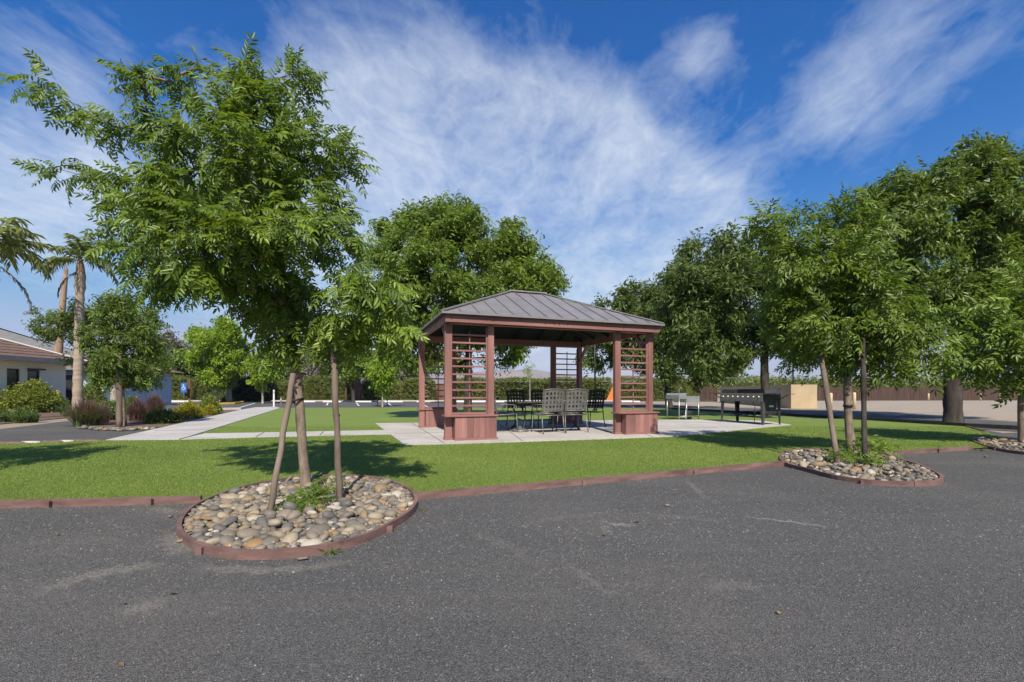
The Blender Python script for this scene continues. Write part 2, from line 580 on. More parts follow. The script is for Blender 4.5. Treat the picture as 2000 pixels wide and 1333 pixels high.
M['shingle'] = pmat('brown_shingle', (.125, .075, .055), (.215, .135, .10), 6, 6, .9, 0, .4, 20, (1, 1, 1))
M['roof_grey'] = pmat('grey_roof', (.20, .205, .21), (.25, .255, .26), 2, 5, .8, 0, .1, 20)
M['frame_dark'] = pmat('dark_frame', (.022, .02, .02), (.035, .032, .03), 8, 2, .5)
M['glass'] = pmat('window_glass', (.018, .02, .024), (.03, .034, .04), 2, 2, .06, 0, 0, 1, (1, 1, 1), .7)
M['sign_blue'] = pmat('sign_blue', (.03, .14, .48), (.04, .17, .54), 4, 2, .4)
M['post_grey'] = pmat('galvanised_post', (.36, .35, .34), (.46, .45, .44), 8, 3, .5, .5)
M['hill'] = pmat('hill', (.16, .115, .10), (.30, .225, .19), .004, 8, .98)
M['leaf_litter'] = pmat('dry_leaf', (.10, .06, .03), (.20, .13, .065), 30, 4, .7, 0, 0, 1, (1, 1, 1), .3, .3)
M['strap'] = pmat('rubber_tie', (.012, .012, .012), (.025, .025, .025), 20, 2, .6)
M['palm_trunk'] = pmat('palm_trunk', (.255, .205, .155), (.43, .355, .28), 3.2, 6, .9, 0, .9, 9, (.4, .4, 2.4), .2)
M['dead_trunk'] = pmat('dead_palm_trunk', (.27, .175, .115), (.40, .285, .20), 3, 6, .9, 0, .5, 20, (1, 1, .2), .2)

# ------------------------------------------------------------------ the ground
o = sheet('ground', [(-4500, -300), (4500, -300), (4500, 4500), (-4500, 4500)], -0.012, M['earth'])


def px_poly(pts, z=0.0):
    return [tuple(G(x, y, z))[:2] for x, y in pts]


yard = [(-14, -6), (16, -6), (20, 6), (14.2, 12.0)] + px_poly([(1960, 846), (1890, 834)]) + \
       px_poly([(1300, 810), (900, 812), (460, 803), (300, 815), (210, 826), (135, 822), (0, 838), (-250, 858)]) + [(-16, 6)]
sheet('gravel_yard', yard, -0.006, M['gravel'])
lot = px_poly([(1230, 783.5), (1290, 791), (1400, 794), (1560, 799), (1750, 808), (2000, 824), (2250, 842)]) + [(70, 16), (110, 60)] + px_poly([(2150, 781), (1420, 781)])
sheet('gravel_lot', lot, -0.004, M['lot'])
asphalt_poly = px_poly([(150, 797), (330, 803), (470, 801), (545, 799), (900, 803), (1290, 806), (1380, 809), (1700, 826), (1870, 836), (2100, 850), (2300, 846), (2000, 825.5), (1750, 809.5),
                        (1560, 800.5), (1400, 795.5), (1290, 792.5), (1230, 785), (150, 785)])
sheet('parking_road', asphalt_poly, 0.0, M['asphalt'])
sheet('verge', px_poly([(150, 785), (1238, 785), (1238, 780), (150, 780)]), 0.004, M['mulch'])

front_edge = [(-330, 996), (0, 990), (380, 982), (480, 985), (810, 974), (1000, 958), (1200, 939.5), (1400, 921), (1540, 909), (1600, 905), (1690, 893), (1760, 887.5), (1900, 878), (2000, 872)]
back_edge = [(2070, 872), (1960, 858), (1925, 845), (1888, 834.5), (1800, 829), (1700, 822.5), (1500, 811), (1400, 805), (1300, 799.5), (1200, 797.5), (830, 797), (545, 797.3), (210, 862), (0, 868), (-330, 880)]
lawn_poly = px_poly(front_edge + back_edge)
LZ = 0.018
sheet('lawn', lawn_poly, LZ, M['turf'])

pad_poly = px_poly([(790, 872), (870, 870.6), (1000, 866.4), (1213, 859), (1320, 855), (1400, 847), (1470, 839.5), (1545, 832), (1490, 824), (1400, 821.5), (1290, 822.5), (1190, 823), (1000, 826), (733, 829)])
walk_poly = px_poly([(207, 862.5), (350, 861.5), (548, 798), (536, 795.6), (498, 797), (470, 802)])
path_poly = px_poly([(352, 861.2), (500, 856.8), (735, 851.2), (768, 851), (760, 842.5), (735, 842.6), (500, 847.6), (398, 849.2)])
PZ = 0.034


def slab(name, poly, joints, drop=0.0):
    o = sheet(name, poly, PZ - drop, M['concrete'], thick=.08)
    for a, b in joints:
        mb = MB().bar(tuple(G(*a))[:2] + (PZ + .003,), tuple(G(*b))[:2] + (PZ + .003,), .014, .004)
        mb.build('joint', M['joint'], o)
    return o


slab('concrete_pad', pad_poly, [((805, 829), (868, 870)), ((970, 827), (1020, 865)), ((770, 850), (1400, 838)), ((1180, 824), (1275, 856.5))])
slab('sidewalk', walk_poly, [((350, 861), (398, 849.4)), ((300, 845), (408, 842)), ((385, 825), (462, 823)), ((440, 811), (505, 810))], .0)
slab('garden_path', path_poly, [((500, 856.4), (515, 848)), ((625, 853), (632, 845.6))], .004)

# mulch beds beside the sidewalk
bed_poly = px_poly([(-60, 832), (0, 829), (75, 822), (128, 817), (140, 826), (170, 838), (240, 842), (300, 838), (385, 822), (450, 808), (474, 801), (400, 802), (330, 804), (210, 797), (120, 793), (-60, 800)])
sheet('planting_bed', bed_poly, 0.012, M['mulch'])

# kerbs
def kerb(name, pts, w, h, m, label):
    P = [G(*p) for p in pts]
    mb = MB()
    for a, b in zip(P[:-1], P[1:]):
        mb.bar((a.x, a.y, h / 2 - .02), (b.x, b.y, h / 2 - .02), w, h + .04)
    o = mb.build(name, m)
    tag(o, label, 'kerb')
    return o


kerb('parking_kerb', [(150, 784.6), (700, 784.6), (1238, 784.6)], .18, .14, M['kerb'], 'long pale concrete kerb in front of the hedges')
kerb('yellow_kerb', [(420, 790.4), (455, 789.6), (474, 787.6), (472, 786)], .22, .14, M['yellow'], 'yellow painted kerb under the lime green tree')
kerb('low_kerb', [(320, 803.2), (350, 803), (470, 800.4)], .14, .12, M['kerb'], 'short pale kerb behind the yellow-leaved shrubs')

# parking bay lines (paint) and wheel stops
for i, (a, b) in enumerate([((638, 792), (641, 787)), ((701, 793), (696, 787.5)), ((766, 794), (757, 787.5)), ((588, 791.5), (594, 787)), ((835, 795), (820, 788)), ((470, 796), (498, 788)), ((1240, 796), (1215, 788))]):
    A, B = G(*a), G(*b)
    MB().bar((A.x, A.y, .006), (B.x, B.y, .006), .11, .004).build('bay_marking', M['white'])['kind'] = 'structure'
stop = MB().prism([(-.9, -.09), (.9, -.09), (.9, .09), (-.9, .09)], 0, .06)
stop.prism([(-.86, -.06), (.86, -.06), (.86, .06), (-.86, .06)], .06, .13)
stop_me = stop.mesh('wheel_stop')
stop_me.materials.append(M['white'])
ORD = ['first', 'second', 'third', 'fourth', 'fifth', 'sixth', 'seventh', 'eighth', 'ninth', 'tenth', 'eleventh', 'twelfth']
for i, x in enumerate((352, 598, 649, 708, 769, 832, 896, 936, 986, 1050, 1112, 1232)):
    p = G(x, 785.9)
    o = link('wheel_stop', stop_me, None, None, (p.x, p.y, .0))
    tag(o, 'white concrete wheel stop, ' + ORD[i] + ' along the hedges counted from the blue sign', 'wheel stop', 'wheel stops along the hedge')

# hills on the horizon
def hill(name, D, prof, m, depth=900):
    n = 160
    xs = np.linspace(prof[0][0], prof[-1][0], n)
    hs = np.interp(xs, [p[0] for p in prof], [p[1] for p in prof])
    rows = 14
    vs, fs = [], []
    rng = np.random.default_rng(5)
    for j in range(rows):
        t = j / (rows - 1)
        for i in range(n):
            X = (xs[i] - 1000) / F * D
            H = max(0, (HY - hs[i]) / F * D)
            prof_t = math.sin(min(1, t * 1.25) * math.pi / 2) ** 1.2
            bumpy = (math.sin(i * .55 + j * .9) + math.sin(i * .23 - j * 1.7) * 1.3) * 0.02 * H * math.sin(t * math.pi)
            vs.append((X * (1 + (t - .0) * depth / D), D + depth * t, H * prof_t + bumpy - 2 + rng.normal(0, .012) * H * math.sin(t * math.pi)))
    for j in range(rows - 1):
        for i in range(n - 1):
            a = j * n + i
            fs.append((a, a + 1, a + n + 1, a + n))
    me = bpy.data.meshes.new(name)
    me.from_pydata(vs, [], fs)
    me.shade_smooth()
    o = link(name, me, m)
    o['kind'] = 'structure'
    return o


hill('hills', 2600, [(200, 745), (420, 738), (640, 724), (760, 716), (830, 722), (900, 718), (960, 714), (1000, 711), (1035, 708), (1070, 716), (1120, 724), (1180, 733), (1240, 740), (1330, 748), (1500, 758), (1750, 763)], M['hill'])

# pale dusty scuffs across the gravel
def streak_mat():
    m, T, p, out = new_mat('dust_streak')
    tc = T.n('ShaderNodeTexCoord').outputs['Object']
    p.inputs['Roughness'].default_value = .95
    T.put(p.inputs['Base Color'], T.ramp(T.noise(tc, 90, 3, .7).outputs[0], [(.3, (.20, .185, .16)), (.7, (.38, .35, .30))]))
    at = T.n('ShaderNodeAttribute', attribute_name='tint').outputs['Fac']
    a = T.math('MULTIPLY', at, T.ramp(T.noise(tc, 45, 5, .75).outputs[0], [(.36, 0.0), (.56, 1.0)]))
    tr = T.n('ShaderNodeBsdfTransparent')
    mx = T.n('ShaderNodeMixShader')
    T.put(mx.inputs[0], a)
    T.put(mx.inputs[1], tr.outputs[0])
    T.put(mx.inputs[2], p.outputs[0])
    T.put(out.inputs[0], mx.outputs[0])
    return m


M['streak'] = streak_mat()


def streak(a, b, w, amt, bend=.0):
    A, B = G(*a), G(*b)
    d = (B - A)
    nrm = Vector((-d.y, d.x, 0)).normalized()
    K = 14
    vs, fs, tn = [], [], []
    for k in range(K + 1):
        t = k / K
        c = A.lerp(B, t) + nrm * (bend * math.sin(math.pi * t) + .012 * math.sin(k * 1.7))
        for s_ in (-1, -.4, .4, 1):
            q = c + nrm * s_ * w * (.7 + .3 * math.sin(k * 2.3))
            vs.append((q.x, q.y, -.0035))
            tn.append(amt * (1 if abs(s_) < .5 else 0) * math.sin(math.pi * min(1, max(0, t))) ** .5)
    for k in range(K):
        for j in range(3):
            q = k * 4 + j
            fs.append((q, q + 1, q + 5, q + 4))
    o = link('dust_streak', np_mesh('dust_streak', np.array(vs), np.array(fs), np.array(tn)), M['streak'])
    o['kind'] = 'structure'


for a, b, w, am, bd in [((1168, 1022), (1245, 1026), .08, .75, .0), ((1178, 1012), (1186, 1042), .06, .5, 0), ((1445, 1008), (1630, 1031), .045, .8, .02), ((1260, 1005), (1420, 1021), .10, .3, .05), ((1338, 935), (1384, 978), .06, .45, 0),
                        ((1300, 986), (1318, 987.5), .03, 1, 0), ((1100, 1095), (1205, 1170), .04, .35, .0), ((1380, 1150), (1490, 1150), .10, .35, .05), ((60, 1160), (330, 1100), .14, .55, .1), ((230, 1200), (330, 1170), .12, .5, 0),
                        ((330, 1040), (360, 1085), .14, .55, 0), ((300, 990), (345, 1003), .10, .6, 0), ((1000, 1030), (1190, 1000), .10, .22, .05), ((1200, 1240), (1330, 1330), .08, .22, 0), ((900, 1030), (1080, 1120), .08, .2, .05), ((380, 1105), (700, 1095), .10, .5, -.1)]:
    streak(a, b, w, am, bd)

# ------------------------------------------------------------------ edging boards of the lawn
def strip_curve(P, w, h, z0=-.02):
    """upright board following points (x, y)"""
    P = [Vector((p[0], p[1])) for p in P]
    vs, fs = [], []
    for i, p in enumerate(P):
        t = (P[min(i + 1, len(P) - 1)] - P[max(i - 1, 0)]).normalized()
        nrm = Vector((-t.y, t.x))
        for s, z in ((-1, z0), (-1, h), (1, h), (1, z0)):
            q = p + nrm * (s * w / 2)
            vs.append((q.x, q.y, z))
    for i in range(len(P) - 1):
        for k in range(4):
            a, b = i * 4 + k, i * 4 + (k + 1) % 4
            fs.append((a, b, b + 4, a + 4))
    n = len(P) - 1
    fs += [(3, 2, 1, 0), (n * 4, n * 4 + 1, n * 4 + 2, n * 4 + 3)]
    return vs, fs


def edge_run(name, pts, label, w=.03, h=.062, m=None, cuts=6, peg=True):
    root = tag(empty(name, tuple(G(*pts[0]))), label, 'edging')
    off = root.location
    P = [G(*p) for p in pts]
    dense = []
    for a, b in zip(P[:-1], P[1:]):
        k = max(1, int((b - a).length / .35))
        dense += [a.lerp(b, j / k) for j in range(k)]
    dense.append(P[-1])
    L = len(dense)
    seg = max(2, L // cuts)
    i = 0
    while i < L - 1:
        j = min(L - 1, i + seg)
        sub = [d.copy() for d in dense[i:j + 1]]
        if j < L - 1:
            sub[-1] = sub[-1] + (sub[-2] - sub[-1]).normalized() * .002
        vs, fs = strip_curve([(q.x - off.x, q.y - off.y) for q in sub], w, h + random.uniform(-.001, .001))
        MB().add(vs, fs).build('board', m or M['edging'], root)
        if peg and j < L - 1:
            q = dense[j]
            d = (dense[j] - dense[j - 1]).normalized()
            c = Vector((q.x - off.x, q.y - off.y, 0)) + Vector((d.y, -d.x, 0)) * .034
            MB().box(c.x - .018, c.x + .018, c.y - .012, c.y + .012, -.02, .052).build('peg', m or M['edging'], root)
        i = j
    return root


random.seed(4)
edge_run('lawn_edging', [(-330, 996), (0, 991), (200, 987), (393, 981.5)], 'brown lawn edging board running into the big round stone bed', cuts=4)
edge_run('lawn_edging', [(811, 975), (1000, 958.5), (1200, 940), (1400, 921.5), (1530, 909.5)], 'brown lawn edging board between the two round stone beds', cuts=3)
edge_run('lawn_edging', [(1720, 891), (1760, 888), (1830, 883), (1900, 878.5)], 'brown lawn edging board between the small stone bed and the tree at the frame edge', cuts=2)
edge_run('road_strip', [(1300, 799.5), (1400, 805), (1500, 811), (1600, 817), (1700, 822.5), (1800, 829), (1888, 834.5), (1990, 840)], 'dark low strip between the lawn and the road', .06, .11, M['darkstrip'], 5, False)  # raised strip in one dark colour along the back of the lawn
edge_run('path_edging', [(1888, 835), (1905, 840), (1925, 845)], 'short brown board curving at the lawn corner by the big trunk', .03, .05, None, 1, False)
# rough stone border along the grey path
for i, (x, w) in enumerate([(14, 1.0), (60, .5), (102, .55), (130, .4), (168, .9)]):
    p = G(x, 868 - x * .03 + 0.4)
    mb = MB()
    n = 10
    for j in range(2):
        for k in range(n):
            a = 2 * math.pi * k / n
            rr = (1 - .25 * j) * (1 + .12 * math.sin(k * 2.3 + i))
            mb.v.append((w * .42 * rr * math.cos(a), .07 * rr * math.sin(a), j * .05))
    for k in range(n):
        k2 = (k + 1) % n
        mb.f.append((k, k2, n + k2, n + k))
    mb.f.append(tuple(n + k for k in range(n)))
    o = mb.build('border_stone', M['edging'] if i % 2 == 0 else M['kerb'], None, True, (p.x, p.y, -.004))
    tag(o, ['long dark', 'short pale', 'brown middling', 'tiny pale', 'broad dark'][i] + ' border stone between the grey path and the lawn', 'stone', 'border stones of the lawn')

# ------------------------------------------------------------------ round stone beds
def ico(sub):
    import bmesh
    bm = bmesh.new()
    bmesh.ops.create_icosphere(bm, subdivisions=sub, radius=1)
    v = np.array([p.co[:] for p in bm.verts])
    f = np.array([[q.index for q in fc.verts] for fc in bm.faces])
    bm.free()
    return v, f


ICO2v, ICO2f = ico(2)
ICO1v, ICO1f = ico(1)
STONE_ME = []
_r = np.random.default_rng(3)
for k in range(9):
    v = ICO2v.copy()
    w = np.zeros(len(v))
    for _ in range(5):
        d = _r.normal(0, 1, 3)
        d /= np.linalg.norm(d)
        w += _r.normal(0, .09) * np.cos(v @ d * _r.uniform(1.5, 3.2) + _r.uniform(0, 6))
    v = v * (1 + w)[:, None] * np.array([1, _r.uniform(.60, .82), _r.uniform(.36, .55)])
    me = np_mesh('stone', v, ICO2f)
    me.materials.append(M['stone'])
    STONE_ME.append((me, v))


def smooth_closed(P, n):
    """evenly spaced closed curve through points"""
    P = [Vector((p[0], p[1])) for p in P]
    k = len(P)
    out = []
    for i in range(k):
        p0, p1, p2, p3 = P[(i - 1) % k], P[i], P[(i + 1) % k], P[(i + 2) % k]
        for j in range(8):
            t = j / 8
            out.append(.5 * ((2 * p1) + (p2 - p0) * t + (2 * p0 - 5 * p1 + 4 * p2 - p3) * t * t + (3 * p1 - p0 - 3 * p2 + p3) * t ** 3))
    cum = [0]
    for i in range(len(out)):
        cum.append(cum[-1] + (out[(i + 1) % len(out)] - out[i]).length)
    res = []
    for s in np.linspace(0, cum[-1], n, endpoint=False):
        i = np.searchsorted(cum, s, side='right') - 1
        a, b = out[i % len(out)], out[(i + 1) % len(out)]
        res.append(a.lerp(b, (s - cum[i]) / max(1e-6, cum[i + 1] - cum[i])))
    return res


RINGS = []


def stone_bed(name, rim_px, h, label, npieces, nmass, smax, seed, wob=0.0, nfill=0):
    rng = np.random.default_rng(seed)
    P = [G(x, y, h) for x, y in rim_px]
    C = smooth_closed(P, 96)
    RINGS.append([tuple(c) for c in C])
    cx = sum(c.x for c in C) / len(C)
    cy = sum(c.y for c in C) / len(C)
    root = tag(empty(name, (cx, cy, 0)), label, 'stone bed')
    L = [(c.x - cx, c.y - cy) for c in C]
    poly = L
    # rim made of bent boards
    per = 32
    for b in range(3):
        sub = [L[(b * per + j) % 96] for j in range(per + 1)]
        a, c = Vector(sub[-1]), Vector(sub[-2])
        sub[-1] = tuple(a + (c - a).normalized() * .006)
        vs, fs = strip_curve(sub, .03, h + (.003 if b == 1 else 0))
        MB().add(vs, fs).build('edging_board', M['edging'], root)
    for k in (8, 34, 52, 70, 88):
        a, b = Vector(L[k]), Vector(L[(k + 1) % 96])
        d = (b - a).normalized()
        nrm = Vector((d.y, -d.x))
        if (a + nrm * .1).length < a.length:
            nrm = -nrm
        c = a + nrm * .030
        MB().box(c.x - .02, c.x + .02, c.y - .014, c.y + .014, -.02, h - .012).build('peg', M['edging'], root)
    area = sum(L[i][0] * L[(i + 1) % 96][1] - L[(i + 1) % 96][0] * L[i][1] for i in range(96))
    ring = L if area > 0 else L[::-1]
    mb = MB()
    mb.add([(p[0] * .995, p[1] * .995, .020) for p in ring], [tuple(range(96))])
    so = mb.build('soil', M['soil'], root)
    # stones: big ones placed first, no two too close
    xs = np.array([p[0] for p in L])
    ys = np.array([p[1] for p in L])
    pts, rad = np.zeros((0, 2)), np.zeros(0)
    sizes = np.sort(np.clip(rng.lognormal(math.log(.034), .38, npieces + nmass), .017, smax))[::-1]
    Lnp = np.array(L)
    placed = []
    for s in sizes:
        for tr in range(40):
            p = np.array([rng.uniform(xs.min(), xs.max()), rng.uniform(ys.min(), ys.max())])
            if not inside(poly, p[0:1], p[1:2])[0] or np.min(np.hypot(*(Lnp - p).T)) < s * .80 + .016:
                continue
            if len(pts) and np.any(np.hypot(*(pts - p).T) < (rad + s) * .66):
                continue
            pts = np.vstack([pts, p])
            rad = np.append(rad, s)
            placed.append((p, s))
            break
    camd = [(math.hypot(p[0] + cx, p[1] + cy)) for p, s in placed]
    order = sorted(range(len(placed)), key=lambda i: -placed[i][1] / camd[i])
    mass_v, mass_f, mass_t = [], [], []
    base = 0
    for rank, i in enumerate(order):
        p, s = placed[i]
        r2 = math.hypot(p[0] / (xs.max() - xs.min()), p[1] / (ys.max() - ys.min())) * 2
        z = .012 + .018 * max(0, 1 - r2 * r2) + s * rng.uniform(.15, .40)
        me, pv = STONE_ME[rng.integers(0, 9)]
        eul = Matrix.Rotation(rng.uniform(0, 6.28), 3, 'Z') @ Matrix.Rotation(rng.normal(0, .28), 3, 'X') @ Matrix.Rotation(rng.normal(0, .28), 3, 'Y')
        sc = s * rng.uniform(.95, 1.2)
        if rank < npieces:
            ob = bpy.data.objects.new('stone', me)
            COL.objects.link(ob)
            ob.parent = root
            ob.location = (p[0], p[1], z)
            ob.rotation_euler = eul.to_euler()
            ob.scale = (sc, sc, sc * rng.uniform(.85, 1.15))
        else:
            Mx = np.array(eul) * sc
            mass_v.append(pv @ Mx.T + np.array([p[0], p[1], z]))
            mass_f.append(ICO2f + base)
            base += len(pv)
            mass_t.append(np.full(len(pv), rng.uniform()))
    # small filler pebbles between them
    for k in range(nfill):
        p = np.array([rng.uniform(xs.min(), xs.max()), rng.uniform(ys.min(), ys.max())]) * .97
        if not inside(poly, p[0:1], p[1:2])[0]:
            continue
        s = rng.uniform(.012, .024)
        Mx = np.array(Matrix.Rotation(rng.uniform(0, 6.28), 3, 'Z')) @ np.diag([s, s * .8, s * .6])
        mass_v.append(ICO1v @ Mx.T + np.array([p[0], p[1],   .020 + rng.uniform(0, .020)]))
        mass_f.append(ICO1f + base)
        base += len(ICO1v)
        mass_t.append(np.full(len(ICO1v), rng.uniform()))
    if mass_v:
        me = np_mesh('small_stones', np.vstack(mass_v), np.vstack(mass_f), np.concatenate(mass_t))
        ob = link('small_stones', me, M['stone_mass'], root)
        ob['kind'] = 'stuff'
    return root


ringA = [(350, 1028), (356, 1008), (373, 990), (395, 977.6), (423, 966), (457, 954), (496, 944), (538, 937), (580, 931), (636, 928), (692, 928), (734, 932), (770, 941), (796, 952), (810, 966), (812, 980),
         (798, 997), (762, 1020), (720, 1039), (678, 1053), (636, 1063), (580, 1070), (524, 1074), (468, 1074), (426, 1069), (392, 1060), (367, 1048)]
ringB = [(1525, 889), (1538, 880), (1566, 877), (1622, 877), (1670, 882), (1722, 890), (1776, 901), (1812, 914), (1835, 926), (1839, 933), (1826, 939), (1790, 940.5), (1720, 939), (1664, 933), (1622, 926), (1580, 915), (1546, 907), (1527, 898)]
ringC = [(1899, 857), (1920, 853), (1960, 857), (2010, 865), (2060, 876), (2075, 884), (2040, 886), (1985, 881), (1940, 873), (1912, 865)]
stone_bed('stone_bed', ringA, .050, 'large round bed of river stones in brown edging, on the grey gravel', 300, 620, .085, 21, nfill=1400)
stone_bed('stone_bed', ringB, .046, 'smaller round bed of river stones around the three-post tree, on the lawn corner', 230, 260, .09, 22, nfill=500)
stone_bed('stone_bed', ringC, .042, 'shaded stone bed at the far lawn corner, cut by the frame', 90, 60, .09, 23, nfill=120)


# ------------------------------------------------------------------ turf blades and loose gravel
def turf_blades():
    rng = np.random.default_rng(8)
    N = 560000
    D = np.exp(rng.uniform(math.log(3.4), math.log(13.0), N))
    X = rng.uniform(-1.2, 1.2, N) * D
    ok = inside(lawn_poly, X, D)
    for pl in [pad_poly, path_poly, walk_poly]:
        ok &= ~inside(pl, X, D)
    for rg in RINGS:
        c = np.mean(rg, axis=0)
        big = [(c[0] + (p[0] - c[0]) * 1.02, c[1] + (p[1] - c[1]) * 1.02) for p in rg]
        ok &= ~inside(big, X, D)
    X, D = X[ok], D[ok]
    n = len(X)
    h = rng.uniform(.010, .019, n)
    w = np.clip(D * .0011, .004, .011)
    a = rng.uniform(0, 6.283, n)
    lean = rng.normal(0, .009, (n, 2))
    v = np.zeros((n, 3, 3))
    v[:, 0] = np.stack([X - np.cos(a) * w / 2, D - np.sin(a) * w / 2, np.full(n, LZ - .002)], 1)
    v[:, 1] = np.stack([X + np.cos(a) * w / 2, D + np.sin(a) * w / 2, np.full(n, LZ - .002)], 1)
    v[:, 2] = np.stack([X + lean[:, 0], D + lean[:, 1], LZ + h], 1)
    f = np.arange(3 * n).reshape(n, 3)
    pat = np.zeros(n)
    for k in range(7):
        a_ = rng.uniform(0, 6.283)
        fq = rng.uniform(.5, 4.5)
        pat += np.sin((X * math.cos(a_) + D * math.sin(a_)) * fq + rng.uniform(0, 6.283)) / 7
    tint = np.clip(rng.beta(5, 5, n) + .38 * pat, 0, 1)
    me = np_mesh('turf_grass', v.reshape(-1, 3), f, np.repeat(tint, 3), False)
    o = link('turf_grass', me, M['blade'])
    tag(o, 'short green blades of the lawn turf', 'grass', kind='stuff')


def loose_gravel():
    rng = np.random.default_rng(9)
    N = 190000
    D = np.exp(rng.uniform(math.log(1.35), math.log(7.5), N))
    X = rng.uniform(-1.2, 1.2, N) * D
    ok = inside(yard, X, D) & ~inside(lawn_poly, X, D)
    for rg in RINGS:
        ok &= ~inside(rg, X, D)
    X, D = X[ok], D[ok]
    n = len(X)
    s = np.clip(rng.lognormal(math.log(.0030), .35, n), .0015, .008) * np.clip(D / 2.2, .8, 1.5)
    ang = rng.uniform(0, 6.283, n)
    v = np.zeros((n, 5, 3))
    for k in range(4):
        r = s * rng.uniform(.7, 1.3, n)
        v[:, k] = np.stack([X + np.cos(ang + k * 1.571) * r, D + np.sin(ang + k * 1.571) * r, np.full(n, -.007)], 1)
    v[:, 4] = np.stack([X + rng.normal(0, .3, n) * s, D + rng.normal(0, .3, n) * s, -.006 + s * rng.uniform(.35, .8, n)], 1)
    pf = np.array([[0, 1, 4], [1, 2, 4], [2, 3, 4], [3, 0, 4]])
    f = (pf[None] + (np.arange(n) * 5)[:, None, None]).reshape(-1, 3)
    me = np_mesh('loose_gravel', v.reshape(-1, 3), f, np.repeat(rng.uniform(0, 1, n), 5), False)
    m, T, p, out = new_mat('gravel_chip')
    t = T.n('ShaderNodeAttribute', attribute_name='tint').outputs['Fac']
    T.put(p.inputs['Base Color'], T.ramp(t, [(0, (.035, .034, .033)), (.5, (.095, .093, .09)), (.93, (.175, .172, .165)), (.994, (.20, .195, .185)), (1.0, (.34, .33, .30))]))
    p.inputs['Roughness'].default_value = .85
    o = link('loose_gravel', me, m)
    tag(o, 'loose chips of dark grey gravel over the yard', 'gravel', kind='stuff')


turf_blades()
loose_gravel()

# ------------------------------------------------------------------ leaves and trees
def leaflet(base, d, nrm, L, W, seg=2, sag=.15):
    """pointed leaf blade from base along d; returns verts, tri faces"""
    d = d / np.linalg.norm(d)
    s = np.cross(nrm, d)
    s /= np.linalg.norm(s)
    n = np.cross(d, s)
    if seg == 1:
        v = [base, base + d * L * .45 + s * W / 2 + n * W * .12, base + d * L - n * L * sag, base + d * L * .45 - s * W / 2 + n * W * .12]
        return np.array(v), np.array([[0, 2, 1], [0, 3, 2]])
    v = [base, base + d * L * .28 + s * W / 2 + n * W * .15, base + d * L * .66 + s * W * .40 - n * L * sag * .35, base + d * L - n * L * sag,
         base + d * L * .66 - s * W * .40 - n * L * sag * .35, base + d * L * .28 - s * W / 2 + n * W * .15]
    return np.array(v), np.array([[0, 3, 2], [0, 2, 1], [0, 4, 3], [0, 5, 4]])


def compound(npair, LL, LW, rng, seg=2, droop=.35, rachis=True):
    """pinnate leaf along +x, unit length"""
    vs, fs, b = [], [], 0

    def rp(t):
        return np.array([t, 0, .10 * math.sin(t * 2.0) - droop * t * t])
    if rachis:
        pts = [rp(t) for t in (0, .35, .7, 1.0)]
        w = .009
        rv = []
        for p in pts:
            rv += [p + np.array([0, w, 0]), p - np.array([0, w, 0])]
        vs.append(np.array(rv))
        for i in range(3):
            fs.append(np.array([[2 * i, 2 * i + 1, 2 * i + 3], [2 * i, 2 * i + 3, 2 * i + 2]]))
        b = 8
    for i in range(npair):
        t = .20 + .76 * i / max(1, npair - 1)
        for s in (-1, 1):
            ang = math.radians(rng.uniform(48, 70))
            d = np.array([math.cos(ang), s * math.sin(ang), rng.uniform(-.55, -.10)])
            nrm = np.array([0, -s * .25, 1.0]) + rng.normal(0, .15, 3)
            L = LL * (1 - .35 * abs(t - .55)) * rng.uniform(.85, 1.12)
            v, f = leaflet(rp(t), d, nrm, L, LW * L / LL, seg, .22)
            vs.append(v)
            fs.append(f + b)
            b += len(v)
    v, f = leaflet(rp(1.0), np.array([1, 0, -.6]), np.array([0.2, 0, 1.]), LL * .9, LW, seg, .2)
    vs.append(v)
    fs.append(f + b)
    return np.vstack(vs), np.vstack(fs)


def spray(n, LL, LW, rng):
    """short twig end with n loose leaves, about unit size along +x"""
    vs, fs, b = [], [], 0
    for i in range(n):
        p = np.array([rng.uniform(0, .9), rng.normal(0, .22), rng.normal(0, .18)])
        d = np.array([rng.uniform(.2, 1), rng.normal(0, .8), rng.normal(-.35, .4)])
        v, f = leaflet(p, d, np.array([0, 0, 1.]) + rng.normal(0, .45, 3), LL * rng.uniform(.75, 1.2), LW, 1, .2)
        vs.append(v)
        fs.append(f + b)
        b += len(v)
    return np.vstack(vs), np.vstack(fs)


_pr = np.random.default_rng(77)
COMP = [compound(6, .34, .105, _pr, 2, dr) for dr in (.25, .40, .55, .32)]
COMP1 = [compound(5, .38, .125, _pr, 1, dr, False) for dr in (.25, .42, .55)]
SPRAY = [spray(9, .42, .15, _pr) for _ in range(4)]
SPRAYR = [spray(9, .34, .24, _pr) for _ in range(4)]


